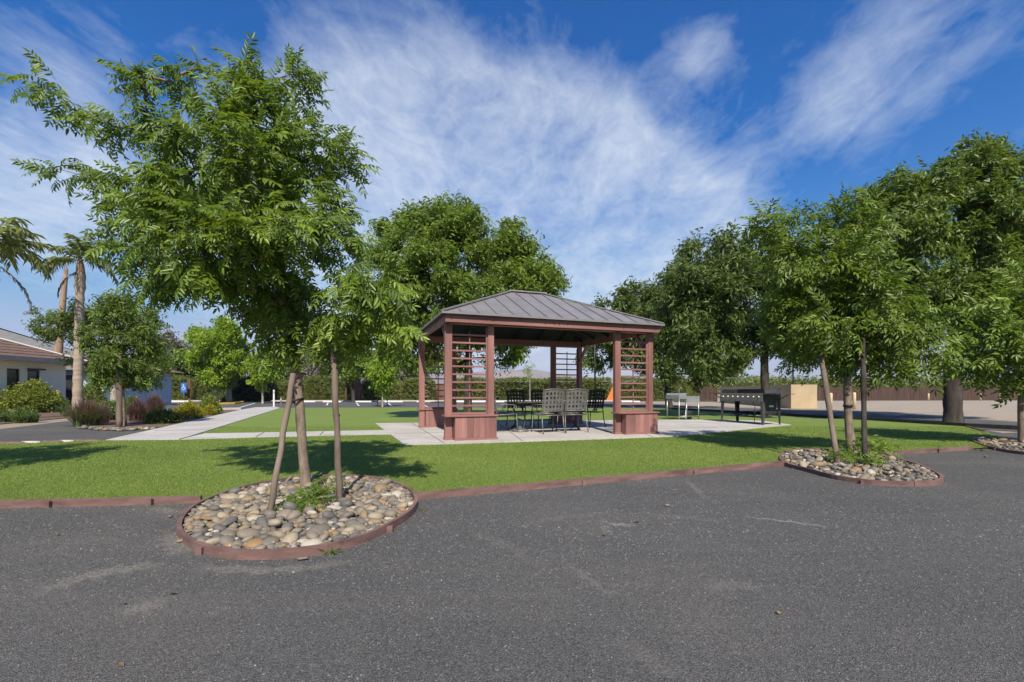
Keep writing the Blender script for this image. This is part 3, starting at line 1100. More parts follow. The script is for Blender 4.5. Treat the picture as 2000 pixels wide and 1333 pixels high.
def grow(trunk, tips, rng, first, bow=.12, jit=.05, step=.28):
    """branch skeleton: trunk [(pos, r)], every tip is joined to the nearest older branch"""
    pos = [np.array(p[0], float) for p in trunk]
    par = [-1] + list(range(len(trunk) - 1))
    tr = len(trunk)
    T = np.array(pos)
    order = np.argsort([np.min(np.linalg.norm(T - t, axis=1)) for t in tips])
    paths, ends = [], []
    P = np.zeros((tr + len(tips) * 24, 3))
    P[:tr] = T
    n = tr
    for oi in order:
        t = tips[oi]
        A = P[first:n]
        dv = t - A
        d = np.linalg.norm(dv, axis=1) + 1e-6
        cost = d * (1 + .9 * np.clip(.15 - dv[:, 2] / d, 0, 2))
        j = first + int(np.argmin(cost))
        dist = float(np.linalg.norm(t - P[j]))
        k = int(np.clip(dist / step, 2, 20))
        path = [j]
        for s in range(1, k + 1):
            u = s / k
            q = P[j] * (1 - u) + t * u
            q = q + np.array([0, 0, 1.]) * bow * dist * math.sin(math.pi * u) * .6 + rng.normal(0, jit * dist / k, 3) * (u < 1)
            P[n] = q
            par.append(path[-1])
            path.append(n)
            n += 1
        paths.append(path)
        ends.append(n - 1)
    cnt = np.zeros(n)
    cnt[ends] = 1
    for i in range(n - 1, 0, -1):
        if par[i] >= 0:
            cnt[par[i]] += cnt[i]
    return P[:n], par, cnt, paths


def sub_tips(lobes, n, rng, shell=.55):
    vol = np.array([np.prod(l[1]) ** (2 / 3) * (l[2] if len(l) > 2 else 1) for l in lobes])
    num = np.maximum(2, (vol / vol.sum() * n).astype(int))
    out = []
    for (c, r, *_), k in zip(lobes, num):
        d = rng.normal(0, 1, (k, 3))
        d /= np.linalg.norm(d, axis=1, keepdims=True)
        rr = rng.uniform(shell ** 3, 1, (k, 1)) ** (1 / 3)
        out.append(np.array(c) + d * rr * np.array(r))
    return np.vstack(out)


def make_tree(name, base, trunk, lobes, label, cat, ntips, nleaf, protos, size, mat_leaf, bark, seed, group=None, first=3, clump=.22, singles=0, tip_r=.0035,
              droop=-.15, bow=.12, outw=.8, shell=.5, tsides=10, spread=.55, ztop=None):
    """trunk: [(x, y, z, r)] world; lobes: [((x,y,z),(rx,ry,rz),weight)] world"""
    rng = np.random.default_rng(seed)
    root = tag(empty(name, base), label, cat, group)
    B = np.array(base, float)
    tr = []
    for (a, b) in zip(trunk[:-1], trunk[1:]):
        k = max(1, int(np.linalg.norm(np.subtract(b[:3], a[:3])) / .22))
        for j in range(k):
            u = j / k
            tr.append((np.array(a[:3]) * (1 - u) + np.array(b[:3]) * u, a[3] * (1 - u) + b[3] * u))
    tr.append((np.array(trunk[-1][:3]), trunk[-1][3]))
    wob = rng.normal(0, .006, (len(tr), 3))
    tr = [(p + w * min(1, i / 3), r) for i, ((p, r), w) in enumerate(zip(tr, wob))]
    # first: height fraction where limbs may start
    z0 = first
    fi = next((i for i, (p, r) in enumerate(tr) if p[2] >= z0), len(tr) - 1)
    tips = sub_tips(lobes, ntips, rng, shell)
    P, par, cnt, paths = grow(tr, list(tips), rng, fi, bow)
    mb = MB()
    pts = [tuple(p - B) for p, r in tr]
    rad = [r * (1 + .05 * math.sin(i * 1.9 + seed)) for i, (p, r) in enumerate(tr)]
    # root flare and a little below the ground
    pts = [(pts[0][0], pts[0][1], pts[0][2] - .05)] + pts
    rad = [rad[0] * 1.18] + rad
    mb.tube(pts, rad, tsides)
    mb.build('trunk', bark, root, True)
    br = MB()
    trad = [r for p, r in tr]
    for path in paths:
        pp = [tuple(P[i] - B) for i in path]
        rr = [tip_r * max(1, cnt[i]) ** .56 for i in path]
        if path[0] < len(trad):
            cap_r = trad[path[0]] * .62
            rr[0] = min(max(rr[1], tip_r), cap_r)
            rr = [min(q, cap_r) for q in rr]
        else:
            rr[0] = rr[1]
        br.tube(pp, rr, 5, False)
    br.build('branches', bark, root, True)['kind'] = 'stuff'
    # leaves along the outer part of each twig
    per = max(1, nleaf // len(paths))
    pos, dr = [], []
    ctr = np.array([np.mean([l[0][0] for l in lobes]), np.mean([l[0][1] for l in lobes]), np.mean([l[0][2] for l in lobes])])
    axis = np.array([B[0], B[1]])
    for path in paths:
        pp = P[path]
        k = len(pp) - 1
        u = 1 - rng.uniform(0, 1, per) ** 1.5 * spread
        fi_ = u * k
        i0 = np.minimum(fi_.astype(int), k - 1)
        fr = (fi_ - i0)[:, None]
        q = pp[i0] * (1 - fr) + pp[i0 + 1] * fr
        pos.append(q + rng.normal(0, clump * .45, (per, 3)))
        tw = pp[-1] - pp[-2]
        tw = tw / (np.linalg.norm(tw) + 1e-6)
        out = pp[-1] - ctr
        out = out / (np.linalg.norm(out) + 1e-6)
        rd = rng.normal(0, 1, (per, 3))
        rd /= np.linalg.norm(rd, axis=1, keepdims=True)
        dr.append(tw * .5 + out * outw * .6 + rd * .85 + np.array([0, 0, droop]))
    pos = np.vstack(pos)
    dr = np.vstack(dr)
    if ztop is not None:
        ok = pos[:, 2] > ztop
        pos, dr = pos[ok], dr[ok]
    Mx = frames(dr, rng, .62, (.05, -.60))      # blades turn to the sun
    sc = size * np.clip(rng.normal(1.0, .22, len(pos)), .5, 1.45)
    # leaves get paler away from the crown centre; tint is per leaf
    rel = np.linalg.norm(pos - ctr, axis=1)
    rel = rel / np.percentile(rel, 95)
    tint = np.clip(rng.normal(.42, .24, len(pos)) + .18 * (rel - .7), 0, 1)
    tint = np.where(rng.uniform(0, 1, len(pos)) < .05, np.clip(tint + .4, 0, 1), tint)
    idx = np.arange(len(pos))
    if singles:
        near = np.linalg.norm(pos - np.array([0, 0, CH]), axis=1)
        ch = np.argsort(near)[:int(singles * 2.4)]
        ch = rng.permutation(ch)[:singles]
        mes = []
        for v, f in protos:
            me = np_mesh('leaf', v, f, None, True)
            me.materials.append(M['leafAo'])
            mes.append(me)
        for i in ch:
            ob = bpy.data.objects.new('leaf', mes[i % len(mes)])
            COL.objects.link(ob)
            ob.parent = root
            m4 = Matrix([[Mx[i][r][c] * sc[i] for c in range(3)] + [pos[i][r] - B[r]] for r in range(3)] + [[0, 0, 0, 1]])
            ob.matrix_basis = m4
        keep = np.ones(len(pos), bool)
        keep[ch] = False
        idx = idx[keep]
    vs, fs, ts, b = [], [], [], 0
    for k, (pv, pf) in enumerate(protos):
        ii = idx[idx % len(protos) == k]
        if len(ii) == 0:
            continue
        v, f, t = instance(pv, pf, pos[ii] - B, Mx[ii] * sc[ii][:, None, None], tint[ii])
        vs.append(v)
        fs.append(f + b)
        ts.append(t)
        b += len(v)
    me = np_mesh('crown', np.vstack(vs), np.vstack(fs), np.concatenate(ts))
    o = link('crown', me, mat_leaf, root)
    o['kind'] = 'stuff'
    return root


def px_lobes(L, D0, k=1.0):
    """[(px, py, rx, ry, depth offset, depth radius, weight)] to metric ellipsoids"""
    out = []
    for px, py, rx, ry, do, rd, *w in L:
        D = D0 + do
        c = V(px, py, D)
        out.append((tuple(c), (k * rx * D / F, k * rd, k * ry * D / F), w[0] if w else 1.0))
    return out


def px_trunk(T, D0):
    out = []
    for px, py, r, *do in T:
        p = V(px, py, D0 + (do[0] if do else 0))
        out.append((p.x, p.y, p.z, r))
    return out


# the staked tree in the large stone bed
DA = 4.70
tA = px_trunk([(598, 950, .050), (591, 880, .043), (585, 800, .043), (578, 720, .042), (566, 620, .038), (548, 520, .033), (530, 400, .027), (508, 270, .019), (488, 180, .012), (471, 118, .006)], DA)
tA[0] = (tA[0][0], tA[0][1], .03, .054)
lobA = px_lobes([
    (500, 240, 95, 85, -.1, .6, 1.2), (430, 330, 130, 95, -.5, .6, 1.3), (575, 330, 95, 100, .0, .7, 1.2), (400, 450, 150, 90, -.7, .6, 1.3), (560, 470, 115, 95, -.5, .7, 1.3),
    (480, 400, 130, 110, .7, .7, 1.2), (340, 400, 95, 95, .1, .6, 1.1), (600, 590, 80, 75, .2, .6, 1.1), (715, 555, 80, 80, -.55, .5, 1.2), (745, 640, 50, 45, -.5, .35, 1.0), (665, 620, 58, 58, -.4, .4, 1.1), (690, 500, 55, 36, -.3, .4, .8), (620, 665, 60, 40, -.1, .4, 1.2), (450, 540, 115, 52, -.4, .6, 1.3),
    (310, 505, 85, 52, -.3, .5, 1.0), (520, 596, 80, 40, .5, .6, 1.0), (565, 655, 50, 34, -.1, .4, 1.2), (470, 150, 28, 40, .0, .25, 1.0), (505, 190, 58, 40, .1, .4, 1.0),
    (128, 190, 52, 32, -.2, .3, .9), (195, 240, 48, 34, -.2, .3, .8), (105, 322, 46, 26, -.1, .25, 1.0), (170, 350, 48, 30, -.1, .3, .9), (295, 165, 42, 45, .0, .3, 1.1), (365, 150, 38, 45, .2, .3, 1.0),
    (255, 240, 55, 45, .1, .4, .9), (580, 175, 42, 40, .2, .35, 1.0), (640, 300, 48, 60, .1, .4, 1.1), (645, 410, 42, 60, .1, .4, 1.1), (240, 460, 45, 40, .1, .4, .7), (290, 555, 36, 26, .2, .35, .5), (350, 575, 42, 30, .1, .35, .6)], DA, .80)
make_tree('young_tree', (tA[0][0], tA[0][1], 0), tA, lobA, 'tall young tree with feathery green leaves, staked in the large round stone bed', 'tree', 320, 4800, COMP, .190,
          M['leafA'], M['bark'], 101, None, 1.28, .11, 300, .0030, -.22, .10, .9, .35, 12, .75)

# the staked tree in the smaller stone bed
DB = 7.25
tB = px_trunk([(1664, 885, .066), (1659, 840, .058), (1655, 780, .054), (1654, 720, .050), (1660, 640, .05), (1668, 560, .035), (1675, 480, .02), (1678, 430, .008)], DB)
tB[0] = (tB[0][0], tB[0][1], .03, .07)
lobB = px_lobes([
    (1680, 480, 75, 60, .0, .6, 1.1), (1600, 530, 80, 70, -.3, .6, 1.2), (1710, 570, 90, 70, -.4, .7, 1.2), (1620, 618, 88, 62, -.4, .6, 1.3), (1730, 635, 82, 58, -.1, .6, 1.2), (1660, 600, 100, 90, .7, .6, 1.1),
    (1540, 500, 50, 50, .0, .4, 1.0), (1500, 440, 32, 22, .0, .3, .9), (1560, 445, 38, 30, .1, .3, .9), (1540, 610, 55, 50, .1, .5, 1.0), (1790, 640, 55, 50, .1, .5, 1.0), (1805, 690, 42, 34, -.1, .4, .9), (1680, 690, 85, 32, .1, .5, 1.0),
    (1580, 672, 48, 32, .1, .4, .9), (1745, 708, 52, 24, -.1, .4, .8), (1650, 425, 50, 35, .2, .4, .9)], DB, .9)
make_tree('young_tree', (tB[0][0], tB[0][1], 0), tB, lobB, 'round-crowned young tree with three posts in the smaller stone bed', 'tree', 260, 3600, COMP1, .25,
          M['leafE'], M['bark'], 102, None, 1.05, .17, 0, .0035, -.2, .10, .9, .4, 12, .7)

# tree at the frame edge, and one out of frame whose shadow falls on the lawn
DC = 8.6
tC = px_trunk([(1999, 868, .07), (1996, 800, .062), (1994, 740, .055), (1998, 660, .04), (2005, 580, .02), (2010, 530, .008)], DC)
tC[0] = (tC[0][0], tC[0][1], .02, .075)
lobC = px_lobes([(1990, 620, 80, 50, .0, .6), (1960, 670, 70, 45, -.2, .5), (2050, 640, 80, 70, .0, .6), (1930, 700, 48, 36, -.1, .4), (1985, 720, 70, 34, .1, .5), (2030, 560, 60, 45, .1, .5), (1950, 610, 55, 30, .1, .4), (2080, 710, 60, 45, .1, .5)], DC)
make_tree('young_tree', (tC[0][0], tC[0][1], 0), tC, lobC, 'young tree cut by the frame beyond the smaller stone bed', 'tree', 150, 1500, COMP1, .30,
          M['leafA'], M['bark'], 103, None, 1.0, .18, 0, .0035, -.2, .10, .9, .4, 10, .7)
make_tree('young_tree', (-7.6, 4.5, 0), [(-7.6, 4.5, .0, .08), (-7.55, 4.5, 1.2, .07), (-7.5, 4.5, 2.4, .04), (-7.5, 4.5, 3.6, .01)],
          [((-7.2, 4.4, 2.3), (.8, .8, .6)), ((-8.1, 4.5, 2.5), (.9, .9, .8)), ((-7.5, 4.6, 3.1), (.8, .8, .6)), ((-7.0, 4.6, 2.9), (.6, .6, .5))],
          'young tree beside the lawn, out of the picture', 'tree', 90, 900, COMP1, .30, M['leafA'], M['bark'], 104, None, 1.3, .2, 0, .004, -.2)

# broad grown trees
def big_tree(name, D, trunk_px, lobes_px, label, ntips, nleaf, size, leaf, bark, seed, first_py, protos=None, group=None, **kw):
    t = px_trunk(trunk_px, D)
    t[0] = (t[0][0], t[0][1], 0.0, t[0][3])
    first = CH + (HY - first_py) / F * D
    return make_tree(name, (t[0][0], t[0][1], 0), t, px_lobes(lobes_px, D), label, 'tree', ntips, nleaf, protos or SPRAY, size, leaf, bark, seed, group, first,
                     kw.pop('clump', size * .8), 0, kw.pop('tip_r', .010), **kw)


# behind the gazebo
big_tree('shade_tree', 16.5, [(913, 818, .17), (914, 780, .145), (915, 700, .125), (915, 620, .09), (915, 520, .05), (912, 440, .015)],
         [(880, 442, 60, 38, .0, 1.1, 1.1), (800, 470, 58, 45, -.3, 1.0, 1.2), (950, 470, 70, 48, -.5, 1.1, 1.2), (850, 530, 85, 55, -1.0, 1.1, 1.3), (1020, 520, 65, 52, -.2, 1.0, 1.3), (960, 570, 85, 50, -1.1, 1.0, 1.2),
          (790, 580, 62, 55, .0, 1.1, 1.2), (1060, 555, 38, 50, .1, .8, 1.1), (870, 630, 95, 45, .0, 1.4, 1.2), (800, 670, 55, 45, .3, 1.0, 1.1), (980, 650, 70, 36, .4, 1.1, 1.0), (920, 540, 110, 90, 1.3, 1.1, 1.0), (885, 408, 30, 20, .0, .5, 1.3),
          (755, 520, 28, 45, .2, .7, 1.0), (870, 700, 55, 25, .2, .9, .9), (985, 690, 50, 18, .3, .8, .7), (830, 430, 38, 24, .1, .7, 1.1), (760, 450, 24, 22, .1, .5, 1.0)],
         'broad bright green tree standing behind the gazebo', 460, 13000, .34, M['leafB'], M['bark_dark'], 201, 705, tsides=12, tip_r=.008)
# behind the grill
big_tree('shade_tree', 18.0, [(1497, 815, .18), (1494, 760, .155), (1493, 700, .14), (1492, 640, .11), (1490, 560, .06), (1488, 500, .016)],
         [(1400, 500, 65, 38, 0.00, 1.23, 1.1), (1480, 490, 70, 40, 0.23, 1.23, 1.1), (1350, 550, 60, 50, -0.31, 1.16, 1.2), (1440, 560, 90, 55, -0.92, 1.31, 1.3), (1540, 560, 80, 60, -0.23, 1.31, 1.2), (1380, 630, 80, 50, -0.77, 1.23, 1.2), (1480, 640, 85, 45, -0.31, 1.39, 1.2),
          (1570, 635, 70, 45, 0.00, 1.23, 1.1), (1400, 690, 70, 38, -0.46, 1.16, 1.1), (1340, 620, 45, 50, 0.00, 1.00, 1.0), (1550, 672, 65, 22, 0.08, 1.16, 1.0), (1460, 585, 120, 80, 1.39, 1.23, .8), (1325, 530, 30, 25, 0.00, 0.62, .9)],
         'dark wide tree whose trunk rises behind the black grill', 340, 9000, .38, M['leafC'], M['bark_dark'], 202, 690, tsides=12, tip_r=.008)
# farther along the road
big_tree('shade_tree', 29, [(1307, 798, .27), (1304, 770, .2), (1303, 730, .18), (1302, 680, .13), (1300, 600, .05), (1300, 570, .02)],
         [(1250, 590, 55, 30, .0, 1.7, 1.1), (1310, 590, 60, 35, .0, 1.7, 1.1), (1205, 610, 40, 30, -.2, 1.4, 1.0), (1280, 640, 80, 40, -1.0, 1.8, 1.2), (1200, 650, 45, 35, -.4, 1.4, 1.1), (1350, 650, 70, 50, -.4, 1.8, 1.1), (1180, 685, 40, 28, .0, 1.4, 1.0),
          (1265, 690, 60, 36, -.3, 1.6, 1.1), (1340, 715, 70, 28, -.4, 1.6, 1.1), (1400, 700, 50, 35, .1, 1.6, 1.0), (1280, 640, 100, 60, 1.8, 1.6, .8), (1160, 700, 22, 18, .0, .8, .7)],
         'rounded dark tree by the road behind the stainless sink', 240, 6500, .55, M['leafC'], M['bark_dark'], 203, 730, tsides=10)
# the largest tree
big_tree('shade_tree', 15.3, [(1862, 826, .275), (1861, 800, .25), (1860, 760, .235), (1862, 700, .23), (1872, 620, .20), (1885, 520, .13), (1890, 440, .07), (1890, 360, .02)],
         [(1900, 345, 90, 45, .0, 1.5, 1.1), (1790, 375, 78, 45, -.1, 1.4, 1.1), (1980, 355, 80, 55, .0, 1.4, 1.1), (1735, 420, 55, 42, .0, 1.2, 1.1), (1860, 420, 100, 60, -1.0, 1.4, 1.3), (1970, 440, 90, 65, -.9, 1.4, 1.2), (1760, 470, 80, 55, -.6, 1.4, 1.2),
          (1880, 530, 100, 50, -1.4, 1.2, 1.2), (1980, 560, 70, 50, -.7, 1.3, 1.1), (1790, 570, 85, 50, -.7, 1.3, 1.2), (1720, 540, 60, 50, .2, 1.3, 1.0), (1880, 610, 85, 34, -.4, 1.4, 1.0), (1800, 610, 75, 34, .0, 1.4, .9), (1960, 635, 70, 36, .3, 1.3, 1.0),
          (2060, 430, 70, 110, .0, 1.5, 1.0), (1880, 460, 160, 130, 1.7, 1.5, .8), (1700, 450, 45, 40, .4, 1.1, .9), (2060, 600, 60, 60, .0, 1.3, .9), (1910, 295, 45, 20, .0, .8, 1.1), (1975, 300, 40, 22, .1, .8, 1.0)],
         'largest tree with thick dark trunk and dense crown at the lawn edge', 430, 12500, .38, M['leafD'], M['bark_dark'], 204, 690, tsides=14)

# trees left of the sidewalk
DQ = 13.4
big_tree('staked_tree', DQ, [(241, 832, .10), (239, 800, .07), (237, 740, .06), (236, 680, .045), (238, 620, .03), (240, 580, .01)],
         [(240, 632, 42, 34, .0, .6), (208, 665, 34, 34, -.1, .5), (274, 672, 34, 38, -.1, .5), (238, 700, 50, 36, -.1, .7), (220, 738, 34, 22, .0, .5), (262, 735, 34, 24, .1, .5), (232, 600, 28, 20, .0, .4)],
         'small staked tree rising from the planting bed of purple grasses', 120, 2300, .24, M['leafD'], M['bark'], 205, 720, tip_r=.004)
big_tree('garden_tree', 19.5, [(222, 800, .15), (222, 760, .12), (221, 700, .10), (220, 640, .04), (220, 600, .01)],
         [(140, 640, 36, 26, .5, .8), (108, 645, 28, 22, .8, .7), (185, 615, 45, 24, .3, .9), (265, 630, 40, 34, .4, .9), (295, 705, 26, 34, .5, .8), (185, 690, 40, 34, .5, .8), (88, 612, 18, 12, .8, .4)],
         'pale-trunked garden tree spreading behind the palm', 110, 1900, .30, M['leafD'], M['bark_pale'], 206, 735, tip_r=.007)


# lime green young trees along the parking
def small_tree(px, basey, D, top, half, crown_bot, label, leaf, bark, seed, n=1500, size=.42, lean=0, protos=None, tr=.09, name='young_tree', group=None, cat='tree', dark=False):
    z = lambda py: CH + (HY - py) / F * D
    x = (px - 1000) / F * D
    h = (crown_bot - top)
    lob = []
    rng = random.Random(seed)
    for k in range(9):
        t = (k + .5) / 9
        wv = math.sin(math.pi * min(1, .18 + t * .86)) ** .8
        a = k * 2.4
        lob.append((px + math.cos(a) * half * .48 * wv, top + h * (.08 + .86 * t), half * .52 * wv + 4, h * .15, math.sin(a) * half * .45 * D / F, half * .5 * wv * D / F + .1, 1))
    tp = [(px, basey, tr * 1.2), (px, crown_bot, tr * .85), (px + lean, top + h * .4, tr * .5), (px + lean, top + 4, .01)]
    return big_tree(name, D, tp, lob, label, max(40, n // 18), n, size, leaf, bark, seed, crown_bot - h * .02, protos or SPRAYR, group, tip_r=.008, clump=size * .7)


small_tree(421, 787.5, 42, 632, 56, 757, 'lime green tree beside the yellow kerb', M['leafY'], M['bark_pale'], 301, 2600, .62, tr=.22)
small_tree(513, 789, 40, 688, 36, 752, 'small lime green tree next to the dark rounded bush', M['leafY'], M['bark_pale'], 302, 900, .55, tr=.08)
small_tree(690, 786, 45, 652, 36, 748, 'mid green tree in front of the gate post in the hedge', M['leafB'], M['bark_dark'], 303, 1700, .62, tr=.16)
small_tree(747, 795, 31, 706, 30, 766, 'thin lime green sapling with white trunk at the back of the lawn', M['leafY'], M['bark_pale'], 304, 520, .42, tr=.05, name='sapling')
small_tree(447, 787, 44, 665, 42, 752, 'darker green tree with a grey trunk behind the lime green tree', M['leafB'], M['bark_pale'], 305, 1500, .6, tr=.24)
small_tree(1035, 790, 47, 712, 4, 740, 'slender pale sapling seen through the gazebo', M['leafY'], M['bark_pale'], 306, 40, .35, tr=.04, name='sapling')
# far trees over the hedges
for i, (px, D, top, half, bot, lf, lab) in enumerate([
        (322, 75, 655, 26, 720, 'leafG', 'grey-leaved far tree above the hedge by the staked tree'),
        (352, 82, 668, 32, 730, 'leafG', 'grey far tree behind the lime green tree'),
        (318, 62, 700, 34, 752, 'leafC', 'dark green far tree rising over the hedge by the blue sign'),
        (355, 60, 695, 26, 752, 'leafC', 'dark green far tree directly over the blue sign'),
        (590, 70, 690, 36, 750, 'leafG', 'grey bushy far tree over the hedge beside the big young trunk'),
        (627, 66, 700, 30, 752, 'leafG', 'second grey bushy far tree, beside the upright stake'),
        (548, 66, 690, 24, 750, 'leafC', 'dark far tree over the black rounded bush'),
        (770, 72, 702, 30, 752, 'leafG', 'pale grey far tree over the hedge near the gazebo corner'),
        (808, 70, 712, 24, 752, 'leafG', 'low grey far tree next to the gazebo corner post'),
        (655, 60, 705, 24, 750, 'leafG', 'grey far tree behind the gate post'),
        (730, 62, 690, 30, 750, 'leafB', 'mid green far tree behind the sapling')]):
    small_tree(px, 779, D, top, half, bot, lab, M[lf], M['bark_dark'], 330 + i, 1000, .9, tr=.2, name='far_tree', group='trees beyond the hedge')


# far line of trees on the horizon (reads as one mass)
def treeline(name, D, x0, x1, topf, seed, label):
    rng = np.random.default_rng(seed)
    N = 9000
    px = rng.uniform(x0, x1, N)
    top = np.array([topf(p) for p in px])
    u = rng.uniform(0, 1, N) ** .6
    hh = (HY - top) / F * D + CH + 1.2 * np.sin(px * .23) + .8 * np.sin(px * .61)
    pos = np.stack([(px - 1000) / F * D, D + rng.uniform(0, 14, N), hh * u], 1)
    dr = rng.normal(0, 1, (N, 3))
    v, f, t = instance(*SPRAYR[0], pos, frames(dr, rng) * rng.uniform(1.6, 3.4, N)[:, None, None], rng.uniform(0, 1, N))
    o = link(name, np_mesh(name, v, f, t), M['leafH'])
    tag(o, label, 'treeline', kind='stuff')


treeline('far_orchard', 190, 1330, 2250, lambda p: 747 - 3 * math.exp(-((p - 1480) / 120) ** 2), 41, 'low dark green line of orchard trees on the horizon')


# ------------------------------------------------------------------ hedges
def hedge(x0, x1, top, bot, D, label, leaf='leafH', dens=1.0, round_=0.3, thick=1.3, seed=0):
    rng = np.random.default_rng(500 + seed)
    X0, X1 = (x0 - 1000) / F * D, (x1 - 1000) / F * D
    H = CH + (HY - top) / F * D
    root = tag(empty('hedge', ((X0 + X1) / 2, D, 0)), label, 'hedge')
    w = (X1 - X0) / 2
    # dark twiggy core
    nx, nz = max(4, int(w * 2)), 6
    core = MB()
    ins = .22
    core.box(-w + ins, w - ins, ins, thick - ins, .12, H - ins)
    core.build('stems', M['core'], root)
    n = int(dens * (2 * w * H * 85 + 2 * w * thick * 60 + 2 * H * thick * 40))
    face = rng.uniform(0, 1, n)
    a, b = 2 * w * H * 2, 2 * w * thick
    c = 2 * H * thick
    tot = a + b + c
    u, v_ = rng.uniform(-1, 1, n), rng.uniform(0, 1, n)
    p = np.zeros((n, 3))
    fm = face < a / tot * .72
    tm = (face >= a / tot * .72) & (face < (a + b) / tot)
    sm = ~(fm | tm)
    p[fm] = np.stack([u[fm] * w, np.zeros(fm.sum()), v_[fm] * H], 1)
    p[tm] = np.stack([u[tm] * w, v_[tm] * thick, np.full(tm.sum(), H)], 1)
    p[sm] = np.stack([np.sign(u[sm]) * w, rng.uniform(0, thick, sm.sum()), v_[sm] * H], 1)
    # rounded shoulders and lumpy surface
    ex = np.clip((np.abs(p[:, 0]) - (w - round_ * H)) / (round_ * H + 1e-6), 0, 1)
    p[:, 2] *= 1 - .22 * ex ** 2.5 * (round_ > .25)
    p[:, 1] += .16 * np.sin(p[:, 0] * 1.7 + seed) * np.sin(p[:, 2] * 2.1 + seed) + rng.normal(0, .09, n) - .1
    p[:, 2] += .07 * np.sin(p[:, 0] * 1.3 + seed * 2) + rng.normal(0, .05, n)
    p[:, 2] = np.maximum(p[:, 2], .06)
    dr = rng.normal(0, .7, (n, 3)) + np.array([0, -.5, .35])
    v, f, t = instance(*SPRAYR[seed % 4], p, frames(dr, rng, .6) * rng.uniform(.16, .34, n)[:, None, None], np.clip(rng.normal(.45, .25, n), 0, 1))
    o = link('foliage', np_mesh('foliage', v, f, t), M[leaf], root)
    o['kind'] = 'stuff'
    return root


hedge(285, 362, 738, 783, 50, 'clipped hedge behind the blue parking sign', seed=1)
hedge(374, 448, 739, 783, 50.5, 'clipped hedge behind the lime green tree', seed=2)
hedge(449, 520, 737, 784, 47.5, 'nearly black rounded bush by the yellow kerb', leaf='leafHd', round_=.8, thick=2.2, seed=3, dens=1.2)
hedge(523, 592, 748, 783, 50, 'low ragged hedge beside the black rounded bush', seed=4, dens=.8)
hedge(596, 682, 739, 783, 50, 'clipped hedge seen between the trunk and the upright stake', seed=5, round_=.4)
hedge(705, 776, 742, 783, 50, 'clipped hedge behind the thin sapling', seed=6, round_=.6)
hedge(783, 848, 742, 783, 50.5, 'clipped hedge beside the gazebo corner', seed=7, round_=.4)
hedge(876, 1192, 742, 783, 49.5, 'long straight hedge seen through the gazebo', seed=8, round_=.1)
hedge(1207, 1345, 742, 784, 49.5, 'hedge between the orange sheet and the sink', seed=9, round_=.2)
hedge(1346, 1392, 748, 785, 52, 'low yellowish bush beside the wooden gate', seed=10, round_=.7, leaf='leafS', dens=.8)


# ------------------------------------------------------------------ fences
def board_fence(name, A, B, H, label, m, bw=.145, post_every=2.4, zig=.0, posts=True, seed=0):
    A, B = Vector(A), Vector(B)
    L = (B - A).length
    ang = math.atan2(B.y - A.y, B.x - A.x)
    root = tag(empty(name, (A.x, A.y, 0), ang), label, 'fence')
    rng = random.Random(seed)
    mb = MB()
    x = 0
    while x < L - bw:
        h = H + rng.uniform(-.03, .03)
        y = rng.uniform(-.008, .008)
        mb.add([(x, y, .03), (x + bw - .012, y, .03), (x + bw - .012, y + .02, .03), (x, y + .02, .03), (x, y, h - .03), (x + .03, y, h), (x + bw - .042, y, h), (x + bw - .012, y, h - .03),
                (x, y + .02, h - .03), (x + .03, y + .02, h), (x + bw - .042, y + .02, h), (x + bw - .012, y + .02, h - .03)],
               [(0, 1, 7, 6, 5, 4), (3, 8, 9, 10, 11, 2), (0, 4, 8, 3), (1, 2, 11, 7), (4, 5, 9, 8), (5, 6, 10, 9), (6, 7, 11, 10), (0, 3, 2, 1)])
        x += bw
    o = mb.build('boards', m, root)
    o['kind'] = 'stuff'
    for zz in (.35, H * .55, H - .3):
        MB().box(0, L, .022, .07, zz, zz + .09).build('rail', m, root)
    if posts:
        k = max(1, int(L / post_every))
        for i in range(k + 1):
            px_ = L * i / k
            MB().box(px_ - .05, px_ + .05, .072, .17, 0, H + .05).build('post', m, root)
    return root


a, b = G(300, 783), G(1340, 783)
board_fence('wooden_fence', (-41, 52.6), (18, 52.6), 1.95, 'long red-brown board fence behind the hedges', M['fence_red'], seed=1, post_every=3.2)
board_fence('wooden_fence', G(1597, 783.2).xy.to_3d(), (76, 56.5, 0), 1.55, 'dark brown board fence across the far gravel lot', M['fence'], seed=2, post_every=3.0)
# gate leaves beside the tan wall
g0 = board_fence('wooden_gate', (18.9, 47.0, 0), (20.8, 46.4, 0), 1.55, 'weathered wooden gate beside the tan block wall', M['fence'], seed=3, posts=False)
g0['category'] = 'gate'

# gate posts among the hedges
for i, (x, D, w, h) in enumerate([(698, 49.2, .55, 2.35), (676, 49.4, .14, 2.3)]):
    p = V(x, HY, D)
    mb = MB().box(-w / 2, w / 2, 0, .3, 0, h)
    root = tag(empty('gate_post', (p.x, p.y, 0)), ['wide red-brown gate pier standing in the hedge gap', 'thin red-brown gate post standing in the hedge gap'][i], 'gate post')
    mb.build('shaft', M['fence_red'], root)
    MB().box(-w / 2 - .07, w / 2 + .07, -.06, .36, h, h + .1).build('cap', M['fence_red'], root)
